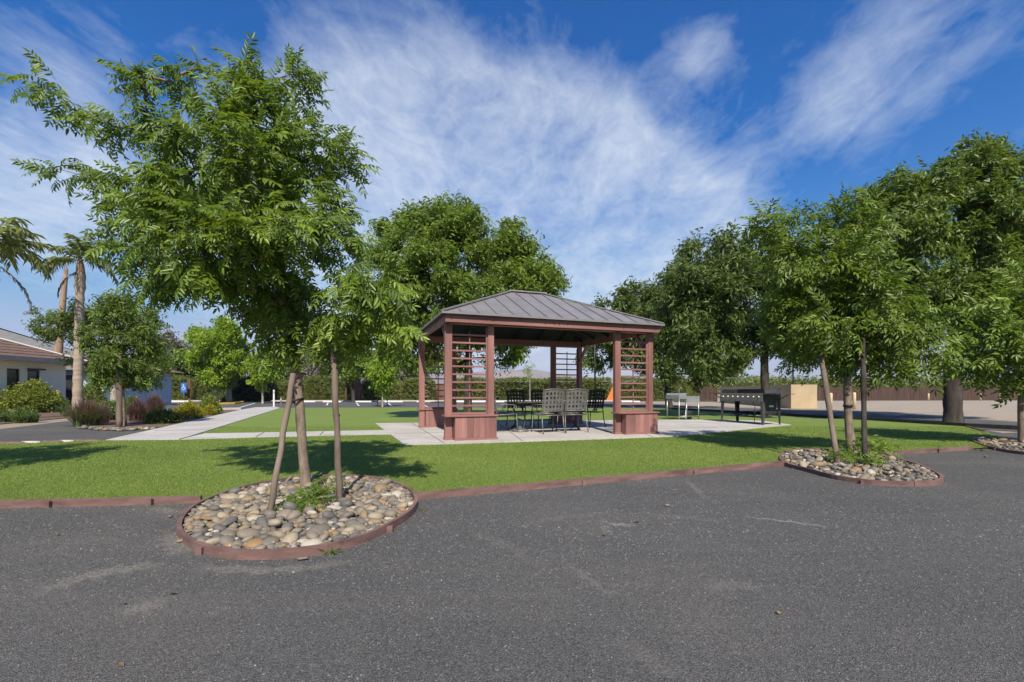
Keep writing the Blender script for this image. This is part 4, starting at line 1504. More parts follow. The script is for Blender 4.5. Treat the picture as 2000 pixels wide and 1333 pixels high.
# dark lintel of the gate
# orange sheet leaning between two hedges
p0, p1 = V(1183, 785, 48.6), V(1206, 785, 48.6)
mb = MB()
w = p1.x - p0.x
mb.add([(0, 0, 0), (w, 0, 0), (w, .0, 1.95), (w * .72, 0, 1.85), (0, .05, 0), (w, .05, 0), (w, .05, 1.95), (w * .72, .05, 1.85)], [(0, 1, 2, 3), (7, 6, 5, 4), (0, 4, 5, 1), (1, 5, 6, 2), (2, 6, 7, 3), (3, 7, 4, 0)])
o = mb.build('orange_sheet', M['orange'], None, False, (p0.x, p0.y, 0))
tag(o, 'bright orange slanted sheet between two hedges beyond the gazebo', 'sheet')
o = MB().box(-.16, .16, 0, .05, 0, 2.45).build('brown_board', M['fence_red'], None, False, tuple(V(369, HY, 49.2).xy) + (0,))
tag(o, 'narrow red-brown board between the hedges by the blue sign', 'board')

# tan block enclosure
E0, E1, E2 = G(1545, 798.3), G(1596, 798.3), G(1408, 786)
root = tag(empty('block_enclosure', (E0.x, E0.y, 0)), 'tan block wall enclosure behind the grill', 'enclosure')
H1 = 1.45
q = lambda p: (p.x - E0.x, p.y - E0.y)
d = (E2 - E0).normalized()
pe, ps = q(E1), q(E2)
MB().prism([(0, 0), (pe[0], pe[1]), (pe[0] + .05, pe[1] + .22), (.02, .22)], 0, H1).build('front_wall', M['tan'], root)
MB().prism([(0.02, .224), (.24, .224), (ps[0] + .24, ps[1]), (ps[0], ps[1])], 0, H1 + .004).build('side_wall', M['tan'], root)
MB().prism([(pe[0] - .17, .224), (pe[0] + .05, .224), (ps[0] + 2.0 + .3, ps[1]), (ps[0] + 2.0, ps[1])], 0, H1 - .004).build('side_wall', M['tan'], root)
MB().prism([(ps[0], ps[1] + .003), (ps[0] + 2.3, ps[1] + .003), (ps[0] + 2.3, ps[1] + .22), (ps[0], ps[1] + .22)], 0, H1 - .002).build('back_wall', M['tan'], root)

# bollards
def bollard(px, by, ty, label, group):
    p = G(px, by)
    h = CH + (HY - ty) / F * p.y
    mb = MB().lathe([(.085, -.02), (.085, h - .06), (.075, h - .02), (.045, h)], 14)
    o = mb.build('bollard', M['bollard'], None, True, tuple(p))
    tag(o, label, 'bollard', group)


bollard(1623, 797.5, 768, 'cream bollard beside the tan enclosure', 'near bollards')
bollard(1668.5, 800, 767, 'cream bollard standing alone between the tree trunks', 'near bollards')
for i, x in enumerate((1813.5, 1843.5, 1878.5, 1915.5, 1953.5, 1995)):
    bollard(x, 783.5, 769, 'cream bollard at the far brown fence, ' + ORD[i] + ' of the row from the tan enclosure', 'far row of bollards')

# poles
p = V(1163, 802, 24)
root = tag(empty('lamp_post', (p.x, p.y, 0)), 'thin black lamp post behind the gazebo chairs', 'lamp post')
MB().tube([(0, 0, 0), (-.03, 0, 2), (-.06, 0, 4.0)], [.055, .045, .035], 8).build('pole', M['iron_dark'], root, True)
MB().lathe([(.09, 0), (.09, .1), (.07, .22)], 10).build('base', M['iron_dark'], root, True)
MB().lathe([(.05, 4.0), (.13, 4.05), (.15, 4.2), (.04, 4.35)], 10, (-.06, 0, 0)).build('lantern', M['iron_dark'], root, True)
p = V(1549, HY, 62)
root = tag(empty('light_pole', (p.x, p.y, 0)), 'far thin dark light pole above the tan enclosure', 'light pole')
MB().tube([(0, 0, 0), (0, 0, 4.5), (0, 0, 7)], [.11, .09, .07], 8).build('pole', M['frame_dark'], root, True)
MB().box(-.5, .1, -.12, .12, 7, 7.15).build('head', M['frame_dark'], root)
p = V(1083 + 21, HY, 90)
root = tag(empty('utility_pole', (p.x, p.y, 0)), 'faint utility pole seen through the far trellis of the gazebo', 'utility pole')
MB().tube([(0, 0, 0), (0, 0, 6.3)], [.11, .08], 8).build('pole', M['bark_pale'], root, True)
MB().box(-.7, .7, -.06, .06, 5.9, 6.05).build('crossarm', M['bark_pale'], root)

# accessible parking sign
p = G(363, 784.4)
p = Vector((p.x, 48.6, 0))
root = tag(empty('parking_sign', tuple(p)), 'blue accessible parking sign on a metal post', 'sign')
MB().tube([(0, .03, 0), (0, .03, 1.95)], .035, 8).build('post', M['post_grey'], root, True)
sg = MB().box(-.30, .30, -.02, .0, .95, 1.95).build('panel', M['sign_blue'], root)
sy = MB()                                     # wheelchair figure: head, back, seat, leg, wheel
zc = 1.48
n = 14
sy.add([(math.cos(k * 6.283 / n) * .05 - .03, -.024, zc + .29 + math.sin(k * 6.283 / n) * .05) for k in range(n)], [tuple(range(n))])
for a, b, w in [((-.03, zc + .23), (-.01, zc + .02), .06), ((-.02, zc + .13), (.09, zc + .12), .04), ((-.01, zc + .02), (.12, zc + .01), .05), ((.12, zc + .02), (.18, zc - .18), .05), ((.17, zc - .18), (.23, zc - .16), .04)]:
    dx, dz = b[0] - a[0], b[1] - a[1]
    l = math.hypot(dx, dz)
    nx_, nz_ = -dz / l * w / 2, dx / l * w / 2
    sy.add([(a[0] + nx_, -.024, a[1] + nz_), (a[0] - nx_, -.024, a[1] - nz_), (b[0] - nx_, -.024, b[1] - nz_), (b[0] + nx_, -.024, b[1] + nz_)], [(0, 1, 2, 3)])
arc = [math.radians(a) for a in range(95, 350, 15)]
for a0, a1 in zip(arc[:-1], arc[1:]):
    sy.add([(-.02 + math.cos(a) * r, -.024, zc - .08 + math.sin(a) * r) for a, r in ((a0, .135), (a0, .175), (a1, .175), (a1, .135))], [(0, 1, 2, 3)])
sy.build('symbol', M['white'], sg)
for i, (px_, by, ty) in enumerate([(535, 794.5, 762), (549, 793, 776), (1299.5, 790, 776)]):
    p = G(px_, by)
    h = CH + (HY - ty) / F * p.y
    root = tag(empty('marker_post', tuple(p)), ['tall white marker post at the end of the sidewalk', 'short dark marker post near the end of the sidewalk', 'short pale marker post beside the road tree'][i], 'post')
    MB().box(-.05, .05, -.02, .02, 0, h).build('stake', M['white'] if i != 1 else M['stake'], root)
    MB().box(-.053, .053, -.024, -.021, h - .25, h - .1).build('band', M['kerb'], root)

# ------------------------------------------------------------------ gazebo
GX, GY, GT = -1.2816, 9.0389, .3443
W, DP, HB, OV, HE, HR, RL = 4.962, 3.926, 2.374, .10, 2.563, 3.514, .90
gz = tag(empty('gazebo', (GX, GY, PZ), GT), 'red-brown timber gazebo with grey metal hip roof on a concrete pad', 'gazebo')


def gpt(u, v, z=0):
    c, s = math.cos(GT), math.sin(GT)
    return Vector((GX + u * c - v * s, GY + u * s + v * c, PZ + z))


def zz(z):
    return z - PZ


CW, PS = 1.03, .13      # cluster width, post size
BH = .47                # height of the boarded plinth


def cluster(u0, front):
    """two posts, a boarded plinth box with cap, and the trellis between"""
    yq = (lambda v: v) if front else (lambda v: DP - v)

    def vb(mb, ua, ub, va, vb_, z0, z1):
        a, b = sorted((yq(va), yq(vb_)))
        return mb.box(ua, ub, a, b, z0, z1)
    pv0, pv1 = .17, .28
    for ua, ub in ((u0, u0 + PS + .02), (u0 + CW - PS, u0 + CW)):
        vb(MB(), ua, ub, pv0, pv1, 0, zz(HB)).build('post', M['gz'], gz, bevel=.006)
    base = vb(MB(), u0 + PS + .045, u0 + CW + .004, .016, .274, .0, BH).build('plinth', M['gz'], gz)
    nb = 7
    bw = (CW - PS - .04) / nb
    for k in range(nb):
        ua = u0 + PS + .04 + k * bw
        for va, vb_ in (((0, .0155)) , ((.2745, .290))):
            vb(MB(), ua + .002, ua + bw - .002, va, vb_, .045, BH).build('plank', M['gz'], base)
    for va, vb_ in ((-.014, .0155), (.2745, .304)):
        vb(MB(), u0 - .015, u0 + CW + .03, va, vb_, -.002, .043).build('skirting', M['gzh'], base) if va > 0 else vb(MB(), u0 + PS + .03, u0 + CW + .03, va, vb_, -.002, .043).build('skirting', M['gzh'], base)
    vb(MB(), u0 - .02, u0 + PS + .03, .15, .1695, -.002, .043).build('skirting', M['gzh'], base)
    vb(MB(), u0 - .03, u0 + CW + .035, -.03, .32, BH + .002, BH + .036).build('cap', M['gzh'], gz, bevel=.004)
    # trellis
    tv0, tv1 = .205, .235
    ua, ub = u0 + PS + .024, u0 + CW - PS - .004
    tr = vb(MB(), ub - .03, ub, tv0 - .004, tv1 + .004, BH + .038, zz(HB) - .06).build('trellis', M['gz'], gz)
    zb = BH + .04
    vb(MB(), ua, ub - .032, tv0, tv1, zb, zb + .04).build('slat', M['gzh'], tr)
    for k in range(10):
        z = zb + .16 * (k + 1)
        vb(MB(), ua, ub - .032, tv0, tv1, z, z + .034).build('slat', M['gzh'], tr)
    um = (ua + ub) / 2
    vb(MB(), um - .011, um + .011, tv1 + .001, tv1 + .02, zb + .0, zb + 1.68).build('spine', M['gz'], tr)


for u0 in (0.0, W - CW):
    for fr in (True, False):
        cluster(u0, fr)
# beams
zb0, zb1 = zz(HB), zz(HE) - .035
MB().box(-.03, W + .03, -.03, .02, zb0, zb1).build('beam', M['gzh'], gz, bevel=.004)
MB().box(-.03, W + .03, DP - .02, DP + .03, zb0, zb1).build('beam', M['gzh'], gz)
MB().box(-.02, .03, .0215, DP - .0215, zb0 + .003, zb1).build('beam', M['gz'], gz)
MB().box(W - .03, W + .02, .0215, DP - .0215, zb0 + .003, zb1).build('beam', M['gz'], gz)
for v0 in (.165, DP - .285):
    MB().box(.032, W - .032, v0, v0 + .12, zb0 + .002, zb1 - .004).build('header', M['gzh'], gz)
for u in (.09, .94, 2.1, 2.3, 2.42, 2.62, W - .94, W - .1):
    b = MB().lathe([(.013, 0), (.013, .008), (.006, .012)], 8)
    me = b.mesh('bolt')
    o = link('bolt', me, M['bolt'], gz, (u, -.0305, zb0 + .07))
    o.rotation_euler = (math.radians(90), 0, 0)
# knee braces to the side beams
for u, s in ((.04, 1), (W - .12, 1)):
    for v0, v1 in ((.29, .72), (DP - .29, DP - .72)):
        MB().bar((u + .04, v0, zz(1.92)), (u + .04, v1, zz(HB) + .03), .07, .05).build('knee_brace', M['gz'], gz)

# roof
EZ, RZ = zz(HE), zz(HR)
ul, ur = W / 2 - RL / 2, W / 2 + RL / 2
vm = DP / 2
roof = MB()
hipn = [((-OV, -OV), (ul, vm)), ((W + OV, -OV), (ur, vm)), ((W + OV, DP + OV), (ur, vm)), ((-OV, DP + OV), (ul, vm))]
rf = MB().bar((ul - .06, vm, RZ + .022), (ur + .06, vm, RZ + .022), .16, .03).build('roof', M['roof'], gz)
for (a, b) in hipn:
    MB().bar((a[0], a[1], EZ + .022), (b[0], b[1], RZ + .024), .10, .022).build('hip_cap', M['roof'], rf)


def slope_face(a0, a1, r0, r1, P, width):
    """one roof plane: eave runs a0..a1, ridge r0..r1, P(along, t) -> point"""
    tmax = lambda x: max(0.0, min(1.0, (x - a0) / (r0 - a0), (a1 - x) / (a1 - r1)))
    n = int(round((a1 - a0) / width))
    w = (a1 - a0) / n
    nrm = (P(a1, 0) - P(a0, 0)).cross(P((r0 + r1) / 2, 1) - P((a0 + a1) / 2, 0)).normalized()
    for k in range(n):
        xa, xb = a0 + k * w + .002, a0 + (k + 1) * w - .002
        ring = [(xa, 0), (xb, 0), (xb, tmax(xb))]
        for x in sorted((r0, r1), reverse=True):
            if xa < x < xb:
                ring.append((x, tmax(x)))
        ring.append((xa, tmax(xa)))
        cl = []
        for q in ring:
            if not cl or (abs(q[0] - cl[-1][0]) + abs(q[1] - cl[-1][1])) > 1e-4:
                cl.append(q)
        top = [P(x, t) for x, t in cl]
        m = len(top)
        if m < 3:
            continue
        low = [p - nrm * .012 for p in top]
        mb = MB().add(top + low, [tuple(range(m)), tuple(reversed(range(m, 2 * m)))] + [(i, m + i, m + (i + 1) % m, (i + 1) % m) for i in range(m)])
        mb.build('roof_panel', M['roof'], rf)
        if k:
            x = a0 + k * w
            t = tmax(x)
            if t > .04:
                MB().bar(P(x, 0) + nrm * .014, P(x, t) + nrm * .014, .012, .014, tuple(nrm)).build('seam', M['roof'], rf)
    # dark sheet added below against bounced light; rafters share its shade colour
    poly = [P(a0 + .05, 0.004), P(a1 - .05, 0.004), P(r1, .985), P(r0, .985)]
    MB().add([p - nrm * .022 for p in poly], [(3, 2, 1, 0)]).build('shade_lining', M['under_shade'], rf)
    for k in range(1, n):
        if k % 2 == 0:
            x = a0 + k * w
            t = tmax(x)
            if t > .15:
                MB().bar(P(x, .03) - nrm * .06, P(x, t * .98) - nrm * .06, .04, .07, tuple(nrm)).build('rafter', M['under_shade'], gz)


lerp = lambda a, b, t: a + (b - a) * t
slope_face(-OV, W + OV, ul, ur, lambda x, t: Vector((x, lerp(-OV, vm, t), lerp(EZ, RZ, t))), .37)
slope_face(-(W + OV), OV, -ur, -ul, lambda x, t: Vector((-x, lerp(DP + OV, vm, t), lerp(EZ, RZ, t))), .37)
slope_face(-(DP + OV), OV, -vm - .0005, -vm + .0005, lambda x, t: Vector((lerp(-OV, ul, t), -x, lerp(EZ, RZ, t))), .37)
slope_face(-OV, DP + OV, vm - .0005, vm + .0005, lambda x, t: Vector((lerp(W + OV, ur, t), x, lerp(EZ, RZ, t))), .37)
for (a, b) in hipn:
    A = Vector((a[0], a[1], EZ)).lerp(Vector((b[0], b[1], RZ)), .04)
    B = Vector((b[0], b[1], RZ))
    MB().bar(A - Vector((0, 0, .10)), B - Vector((0, 0, .10)), .045, .09).build('hip_rafter', M['under_shade'], gz)
for x0, x1, y0, y1 in ((-OV - .012, W + OV + .012, -OV - .014, -OV - .002), (-OV - .012, W + OV + .012, DP + OV + .002, DP + OV + .014)):
    MB().box(x0, x1, y0, y1, EZ - .036, EZ + .008).build('drip_edge', M['roof'], rf)
for x0, x1 in ((-OV - .014, -OV - .002), (W + OV + .002, W + OV + .014)):
    MB().box(x0, x1, -OV - .0015, DP + OV + .0015, EZ - .035, EZ + .007).build('drip_edge', M['roof'], rf)
# soffit strip between beam and drip edge
MB().box(-OV, W + OV, -OV + .001, -.0305, EZ - .030, EZ - .018).build('soffit', M['under_shade'], rf)
MB().box(-OV, -.0205, -.030, DP + OV, EZ - .031, EZ - .019).build('soffit', M['under_shade'], rf)


# ------------------------------------------------------------------ garden furniture
def lattice(mb, P, nu, nv, su, sv, th=.006):
    """woven straps over a surface P(s, t), 0..1"""
    for i in range(nu):
        c = (i + .5) / nu
        K = 7
        prev = None
        for k in range(K):
            t = k / (K - 1)
            a, b = P(c - su / 2, t), P(c + su / 2, t)
            if prev:
                n = (b - a).cross(prev[0] - a).normalized() * th
                mb.add([prev[0], prev[1], b, a, prev[0] + n, prev[1] + n, b + n, a + n], [(0, 1, 2, 3), (7, 6, 5, 4), (0, 4, 5, 1), (3, 2, 6, 7), (0, 3, 7, 4), (1, 5, 6, 2)])
            prev = (a, b)
    for j in range(nv):
        c = (j + .5) / nv
        K = 7
        prev = None
        for k in range(K):
            s = k / (K - 1)
            a, b = P(s, c - sv / 2), P(s, c + sv / 2)
            if prev:
                n = (a - b).cross(prev[0] - a).normalized() * th
                o_ = n * .6
                mb.add([p + o_ for p in (prev[0], prev[1], b, a)] + [p + o_ + n for p in (prev[0], prev[1], b, a)], [(0, 1, 2, 3), (7, 6, 5, 4), (0, 4, 5, 1), (3, 2, 6, 7), (0, 3, 7, 4), (1, 5, 6, 2)])
            prev = (a, b)


CHAIR = {}


def chair_meshes():
    """patio chair facing +y, origin on the floor under the seat"""
    parts = []
    back = lambda s, t: Vector(((s - .5) * .54, -.25 - .10 * t - .05 * (1 - (2 * s - 1) ** 2), .52 + .48 * t + .035 * (1 - (2 * s - 1) ** 2) * t))
    mb = MB()
    lattice(mb, back, 6, 5, .085, .095)
    parts.append(('backrest', mb.mesh('backrest')))
    mb = MB()
    edge = [back(s, 1) for s in np.linspace(0, 1, 9)]
    mb.tube(edge, .013, 6)
    mb.tube([back(s, 0) for s in np.linspace(0, 1, 9)], .011, 6)
    for s in (0, 1):
        x = -.27 + .54 * s
        mb.tube([(x, -.26, .42)] + [back(s, t) for t in (0, .5, 1)] + [back(s, 1) + Vector((0, -.02, .03))], .014, 6)
    parts.append(('back_frame', mb.mesh('back_frame', True)))
    seat = lambda s, t: Vector(((s - .5) * .52, -.24 + .50 * t, .425 - .02 * math.sin(math.pi * t) + .012 * t))
    mb = MB()
    lattice(mb, seat, 6, 6, .11, .11, .005)
    parts.append(('seat', mb.mesh('seat')))
    mb = MB()
    mb.tube([(-.27, -.26, .42), (-.275, .0, .425), (-.27, .27, .435), (0, .285, .435), (.27, .27, .435), (.275, 0, .425), (.27, -.26, .42)], .014, 6)
    mb.tube([(-.27, -.26, .42), (.27, -.26, .42)], .012, 6)
    parts.append(('seat_frame', mb.mesh('seat_frame', True)))
    for sx in (-1, 1):
        parts.append(('leg', MB().tube([(sx * .27, .26, .43), (sx * .275, .275, .2), (sx * .285, .31, 0)], [.014, .013, .015], 6).mesh('leg', True)))
        parts.append(('leg', MB().tube([(sx * .27, -.26, .43), (sx * .275, -.285, .2), (sx * .28, -.36, 0)], [.014, .013, .015], 6).mesh('leg', True)))
        pts = [back(0 if sx < 0 else 1, .32), (sx * .30, -.05, .665), (sx * .31, .16, .66), (sx * .31, .245, .625), (sx * .305, .24, .57), (sx * .30, .20, .56), (sx * .295, .185, .595), (sx * .295, .205, .61)]
        parts.append(('armrest', MB().tube(pts, .012, 6).mesh('armrest', True)))
        parts.append(('arm_support', MB().tube([(sx * .305, .22, .645), (sx * .30, .14, .55), (sx * .275, .20, .435)], .010, 6).mesh('arm_support', True)))
    return parts


CH_PARTS = chair_meshes()


def chair(u, v, rot, label, m):
    p = gpt(u, v)
    root = tag(empty('patio_chair', tuple(p), GT + rot), label, 'chair', 'chairs around the gazebo table')
    for nm, me in CH_PARTS:
        key = (me.name, m.name)
        if key not in CHAIR:
            c = me.copy()
            c.materials.append(m)
            CHAIR[key] = c
        link(nm, CHAIR[key], None, root)
    return root


chair(2.66, 1.10, .03, 'grey lattice chair with its back to the lawn, nearer the gazebo middle', M['iron'])
chair(3.36, 1.22, -.10, 'grey lattice chair with its back to the lawn, beside the first one', M['iron'])
chair(2.70, 3.05, math.pi + .05, 'dark chair across the table, facing the lawn', M['iron_dark'])
chair(3.42, 3.05, math.pi - .04, 'dark chair across the table, behind the two grey chairs', M['iron_dark'])
chair(1.72, 1.72, -math.pi / 2 + .1, 'grey chair at the table end half hidden by the trellis post', M['iron'])
chair(4.42, 2.25, math.pi / 2 + .35, 'dark chair turned at the table end near the lamp post', M['iron_dark'])

tb = tag(empty('patio_table', tuple(gpt(2.98, 1.98)), GT), 'dark rectangular patio table under the gazebo', 'table')
poly = []
for cx_, cy_, a0 in ((.88, .44, 0), (-.88, .44, 90), (-.88, -.44, 180), (.88, -.44, 270)):
    for k in range(5):
        a = math.radians(a0 + k * 22.5)
        poly.append((cx_ + .08 * math.cos(a), cy_ + .08 * math.sin(a)))
MB().prism(poly, .695, .72).build('table_top', M['tabletop'], tb)
MB().box(-.84, .84, -.42, -.39, .62, .693).build('apron', M['iron_dark'], tb)
MB().box(-.84, .84, .39, .42, .62, .693).build('apron', M['iron_dark'], tb)
MB().box(-.87, -.842, -.42, .42, .62, .693).build('apron', M['iron_dark'], tb)
MB().box(.842, .87, -.42, .42, .62, .693).build('apron', M['iron_dark'], tb)
for sx in (-1, 1):
    for sy_ in (-1, 1):
        MB().tube([(sx * .80, sy_ * .37, .69), (sx * .74, sy_ * .33, .5), (sx * .66, sy_ * .28, .28), (sx * .72, sy_ * .33, .1), (sx * .80, sy_ * .38, 0)], [.03, .024, .02, .022, .03], 8).build('leg', M['iron_dark'], tb, True)
    sc_ = [(sx * (.76 - .10 * math.cos(a) * r), 0 + .16 * math.sin(a) * r, .5 + .0 * r) for a, r in ((k * .6, 1 - k * .06) for k in range(14))]
    MB().tube([(sx * .67, -.28, .28), (sx * .60, 0, .24), (sx * .67, .28, .28)], .014, 6).build('stretcher', M['iron_dark'], tb, True)
MB().tube([(-.6, 0, .24), (.6, 0, .24)], .014, 6).build('stretcher', M['iron_dark'], tb, True)
p = gpt(2.15, 1.62)
o = MB().lathe([(.22, 0), (.22, .03), (.17, .06), (.05, .075), (.035, .13), (.028, .13)], 18).build('umbrella_base', M['iron'], None, True, tuple(p))
tag(o, 'low round grey umbrella base on the pad under the table end', 'umbrella base')

# ------------------------------------------------------------------ grill and sink
gr = tag(empty('gas_grill', (7.31, 13.43, PZ), GT - .02), 'long black gas grill with a row of burner knobs and end shelves', 'grill')
GL, GW = 1.63, .68
fb = MB()
fb.box(.0, GW, .0, .012, .69, .925).box(.0, GW, GL - .012, GL, .69, .925).box(GW - .012, GW, .0125, GL - .0125, .69, .925).box(.0, GW, .0125, GL - .0125, .678, .69)
fb.build('firebox', M['grill_black'], gr)
MB().box(-.014, -.001, .0, GL, .685, .93).build('front_panel', M['grill_front'], gr)
gm = MB()
for k in range(26):
    y = .05 + k * (GL - .1) / 25
    gm.box(.02, GW - .03, y - .006, y + .006, .905, .918)
gm.box(.02, .035, .03, GL - .03, .892, .904).box(GW - .05, GW - .035, .03, GL - .03, .892, .904)
gm.build('cooking_grate', M['grill_black'], gr)
for k in range(8):
    y = .12 + k * (GL - .24) / 7
    kb = MB().lathe([(.030, 0), (.030, .012), (.022, .03), (.018, .034)], 12)
    o = link('knob', kb.mesh('knob', True), M['steel'], gr, (-.0145, y, .82))
    o.rotation_euler = (0, math.radians(-90), 0)
MB().box(GW - .01, GW + .008, -.002, GL + .002, .926, 1.06).build('wind_guard', M['grill_black'], gr)
MB().box(.05, GW - .011, -.012, .006, .926, 1.05).build('wind_guard', M['grill_grey'], gr)
MB().box(.05, GW - .011, GL - .006, GL + .012, .926, 1.05).build('wind_guard', M['grill_black'], gr)
for lx, ly, m in ((0, 0, 'grill_grey'), (GW, 0, 'grill_black'), (0, GL, 'grill_grey'), (GW, GL, 'grill_black')):
    sx = 1 if lx == 0 else -1
    sy_ = 1 if ly == 0 else -1
    mb = MB()
    for (wt, wb, ax) in ((.13, .055, 'x'), (.10, .05, 'y')):
        t = .012
        if ax == 'x':
            P4 = [(lx, ly), (lx + sx * wt, ly)]
            mb.add([(lx, ly, 0), (lx + sx * wb, ly, 0), (lx + sx * wt, ly, .685), (lx, ly, .685), (lx, ly + sy_ * t, 0), (lx + sx * wb, ly + sy_ * t, 0), (lx + sx * wt, ly + sy_ * t, .685), (lx, ly + sy_ * t, .685)],
                   [(0, 1, 2, 3), (7, 6, 5, 4), (0, 4, 5, 1), (1, 5, 6, 2), (2, 6, 7, 3), (3, 7, 4, 0)])
        else:
            e = .0121
            mb.add([(lx, ly + sy_ * e, 0), (lx, ly + sy_ * wb, 0), (lx, ly + sy_ * wt, .685), (lx, ly + sy_ * e, .685), (lx + sx * t, ly + sy_ * e, 0), (lx + sx * t, ly + sy_ * wb, 0), (lx + sx * t, ly + sy_ * wt, .685), (lx + sx * t, ly + sy_ * e, .685)],
                   [(0, 1, 2, 3), (7, 6, 5, 4), (0, 4, 5, 1), (1, 5, 6, 2), (2, 6, 7, 3), (3, 7, 4, 0)])
    mb.build('leg', M[m], gr)
MB().box(.14, GW - .14, .0135, .022, .30, .684).build('end_panel', M['grill_black'], gr)
MB().box(.25, .42, .009, .013, .52, .57).build('rating_plate', M['steel'], gr)
MB().box(.05, GW - .05, .05, GL - .05, .20, .215).build('lower_shelf', M['grill_black'], gr)
for y in (-.46, GL + .02):
    ya, yb = y, y + .44
    MB().box(-.01, GW + .02, ya, yb, .895, .915).build('end_shelf', M['grill_grey'], gr)
    for x in (.04, GW - .04):
        if y < 0:
            MB().bar((x, -.002, .74), (x, -.30, .892), .02, .02).build('shelf_brace', M['grill_black'], gr)
        else:
            MB().bar((x, GL + .002, .74), (x, GL + .30, .892), .02, .02).build('shelf_brace', M['grill_black'], gr)
MB().tube([(.02, .35, .68), (.0, .36, .6), (.06, .33, .56), (.02, .30, .5), (.05, .34, .3), (.03, .33, .02)], .010, 6).build('gas_hose', M['strap'], gr, True)
# folded cover hanging on the lower shelf
cv = MB()
nx, ny = 9, 7
for j in range(ny):
    for i in range(nx):
        x = .06 + .56 * i / (nx - 1)
        y = .35 + .9 * j / (ny - 1)
        cv.v.append((x, y, .235 + .09 * math.sin(i * .9 + j * 1.3) ** 2 + .05 * math.sin(math.pi * i / (nx - 1))))
for j in range(ny - 1):
    for i in range(nx - 1):
        a = j * nx + i
        cv.f.append((a, a + 1, a + nx + 1, a + nx))
o = cv.build('grill_cover', pmat('navy_cloth', (.018, .02, .035), (.035, .038, .06), 8, 3, .8), None, True)
o.matrix_world = Matrix.Translation(gr.location) @ Matrix.Rotation(GT - .02, 4, 'Z')
md = o.modifiers.new('thick', 'SOLIDIFY')
md.thickness = .012
tag(o, 'folded dark navy cover lying on the lower shelf of the grill', 'cover')

sp = G(1340, 822)
sk = tag(empty('outdoor_sink', (sp.x, sp.y, PZ), GT - .02), 'stainless steel outdoor sink on thin legs next to the grill', 'sink')
SL, SW = 1.15, .56          # along depth, across
MB().box(-.30, .0, .0, SL * .62, .78, .80).build('drainboard', M['steel'], sk)
MB().box(-.30, .0, -.014, -.002, .72, .86).build('apron', M['steel'], sk)
MB().box(-.314, -.302, -.014, SL * .62, .72, .86).build('apron', M['steel'], sk)
bs = MB()
bs.box(.002, SW, -.012, .0, .60, .82).box(.002, SW, SL - .5, SL - .488, .60, .80).box(.002, .014, .0005, SL - .501, .60, .82).box(SW - .012, SW, .0005, SL - .501, .60, .80).box(.0145, SW - .0125, .0005, SL - .501, .60, .612)
bs.build('basin', M['steel'], sk)
MB().box(-.30, SW, SL - .486, SL - .470, .74, .92).build('splashback', M['steel'], sk)
MB().tube([(.22, SL - .50, .86), (.22, SL - .5, 1.06), (.22, SL - .56, 1.12), (.22, SL - .66, 1.10)], .014, 8).build('faucet', M['steel'], sk, True)
for x, y in ((-.29, 0.0), (.02, 0.0), (SW - .03, 0.0), (-.29, SL - .5), (SW - .03, SL - .5)):
    MB().tube([(x, y, 0), (x, y, .72 if x < 0 else .6)], .018, 8).build('leg', M['steel'], sk, True)
MB().tube([(-.29, 0, .12), (SW - .03, 0, .12)], .012, 6).build('cross_bar', M['steel'], sk, True)
MB().tube([(.25, .3, .6), (.25, .3, .35), (.16, .2, .2), (.12, .15, .02)], .03, 8).build('drain_pipe', M['white'], sk, True)
o = MB().lathe([(.10, 0), (.13, .26), (.135, .27)], 12).build('bucket', M['grill_grey'], None, True, (sp.x + .22, sp.y + .35, PZ))
tag(o, 'small grey bucket under the outdoor sink', 'bucket')

# ------------------------------------------------------------------ tree stakes and ties
def stake(A, B, r, label, m=None):
    A, B = Vector(A), Vector(B)
    k = 9
    pts = [tuple(A.lerp(B, i / k) - A + Vector((.004 * math.sin(i * 2.1), .004 * math.cos(i * 1.7), 0))) for i in range(k + 1)]
    pts[0] = tuple(Vector(pts[0]) - (B - A).normalized() * .06)
    o = MB().tube(pts, [r * (1 + .05 * math.sin(i * 1.3)) for i in range(k + 1)], 10).build('tree_stake', m or M['stake'], None, True, tuple(A))
    tag(o, label, 'stake', 'wooden tree stakes')
    return o


def band(c, rx, ry, label, h=.03, tilt=0):
    mb = MB()
    n = 20
    for k in range(n):
        a = 6.2832 * k / n
        for rr, z in ((1, -h / 2), (1, h / 2), (1.12, h / 2), (1.12, -h / 2)):
            mb.v.append((rx * rr * math.cos(a), ry * rr * math.sin(a), z + tilt * math.cos(a)))
    for k in range(n):
        for q in range(4):
            a, b = k * 4 + q, k * 4 + (q + 1) % 4
            a2, b2 = ((k + 1) % n) * 4 + q, ((k + 1) % n) * 4 + (q + 1) % 4
            mb.f.append((a, b, b2, a2))
    o = mb.build('tree_tie', M['strap'], None, True, tuple(c))
    tag(o, label, 'tie')


stake(G(527, 1003, .03), V(573, 730, 3.98), .024, 'leaning wooden stake in front of the large stone bed tree')
stake(G(594, 944, .03), V(576, 760, 4.86), .022, 'thin wooden stake close behind the large stone bed tree trunk')
stake(G(664, 984, .03), V(650, 655, 4.22), .0275, 'upright wooden stake standing apart in the large stone bed')
c = V(582, 783, 4.70)
band((c.x - .012, c.y, c.z), .062, .075, 'black rubber tie round the trunk and stakes of the large bed tree', .022, .02)
c = V(657, 812, 4.21)
band(c, .0285, .0285, 'black band round the upright stake of the large bed', .02)
stake(G(1636, 907, .03), V(1603, 690, 6.75), .034, 'leaning pale stake in the smaller stone bed')
stake(G(1689, 907, .03), V(1685, 660, 6.7), .032, 'upright dark stake in the smaller stone bed', M['bark_dark'])
c = V(1656, 793, 7.25)
band(c, .058, .058, 'black tie round the trunk in the smaller stone bed', .04)
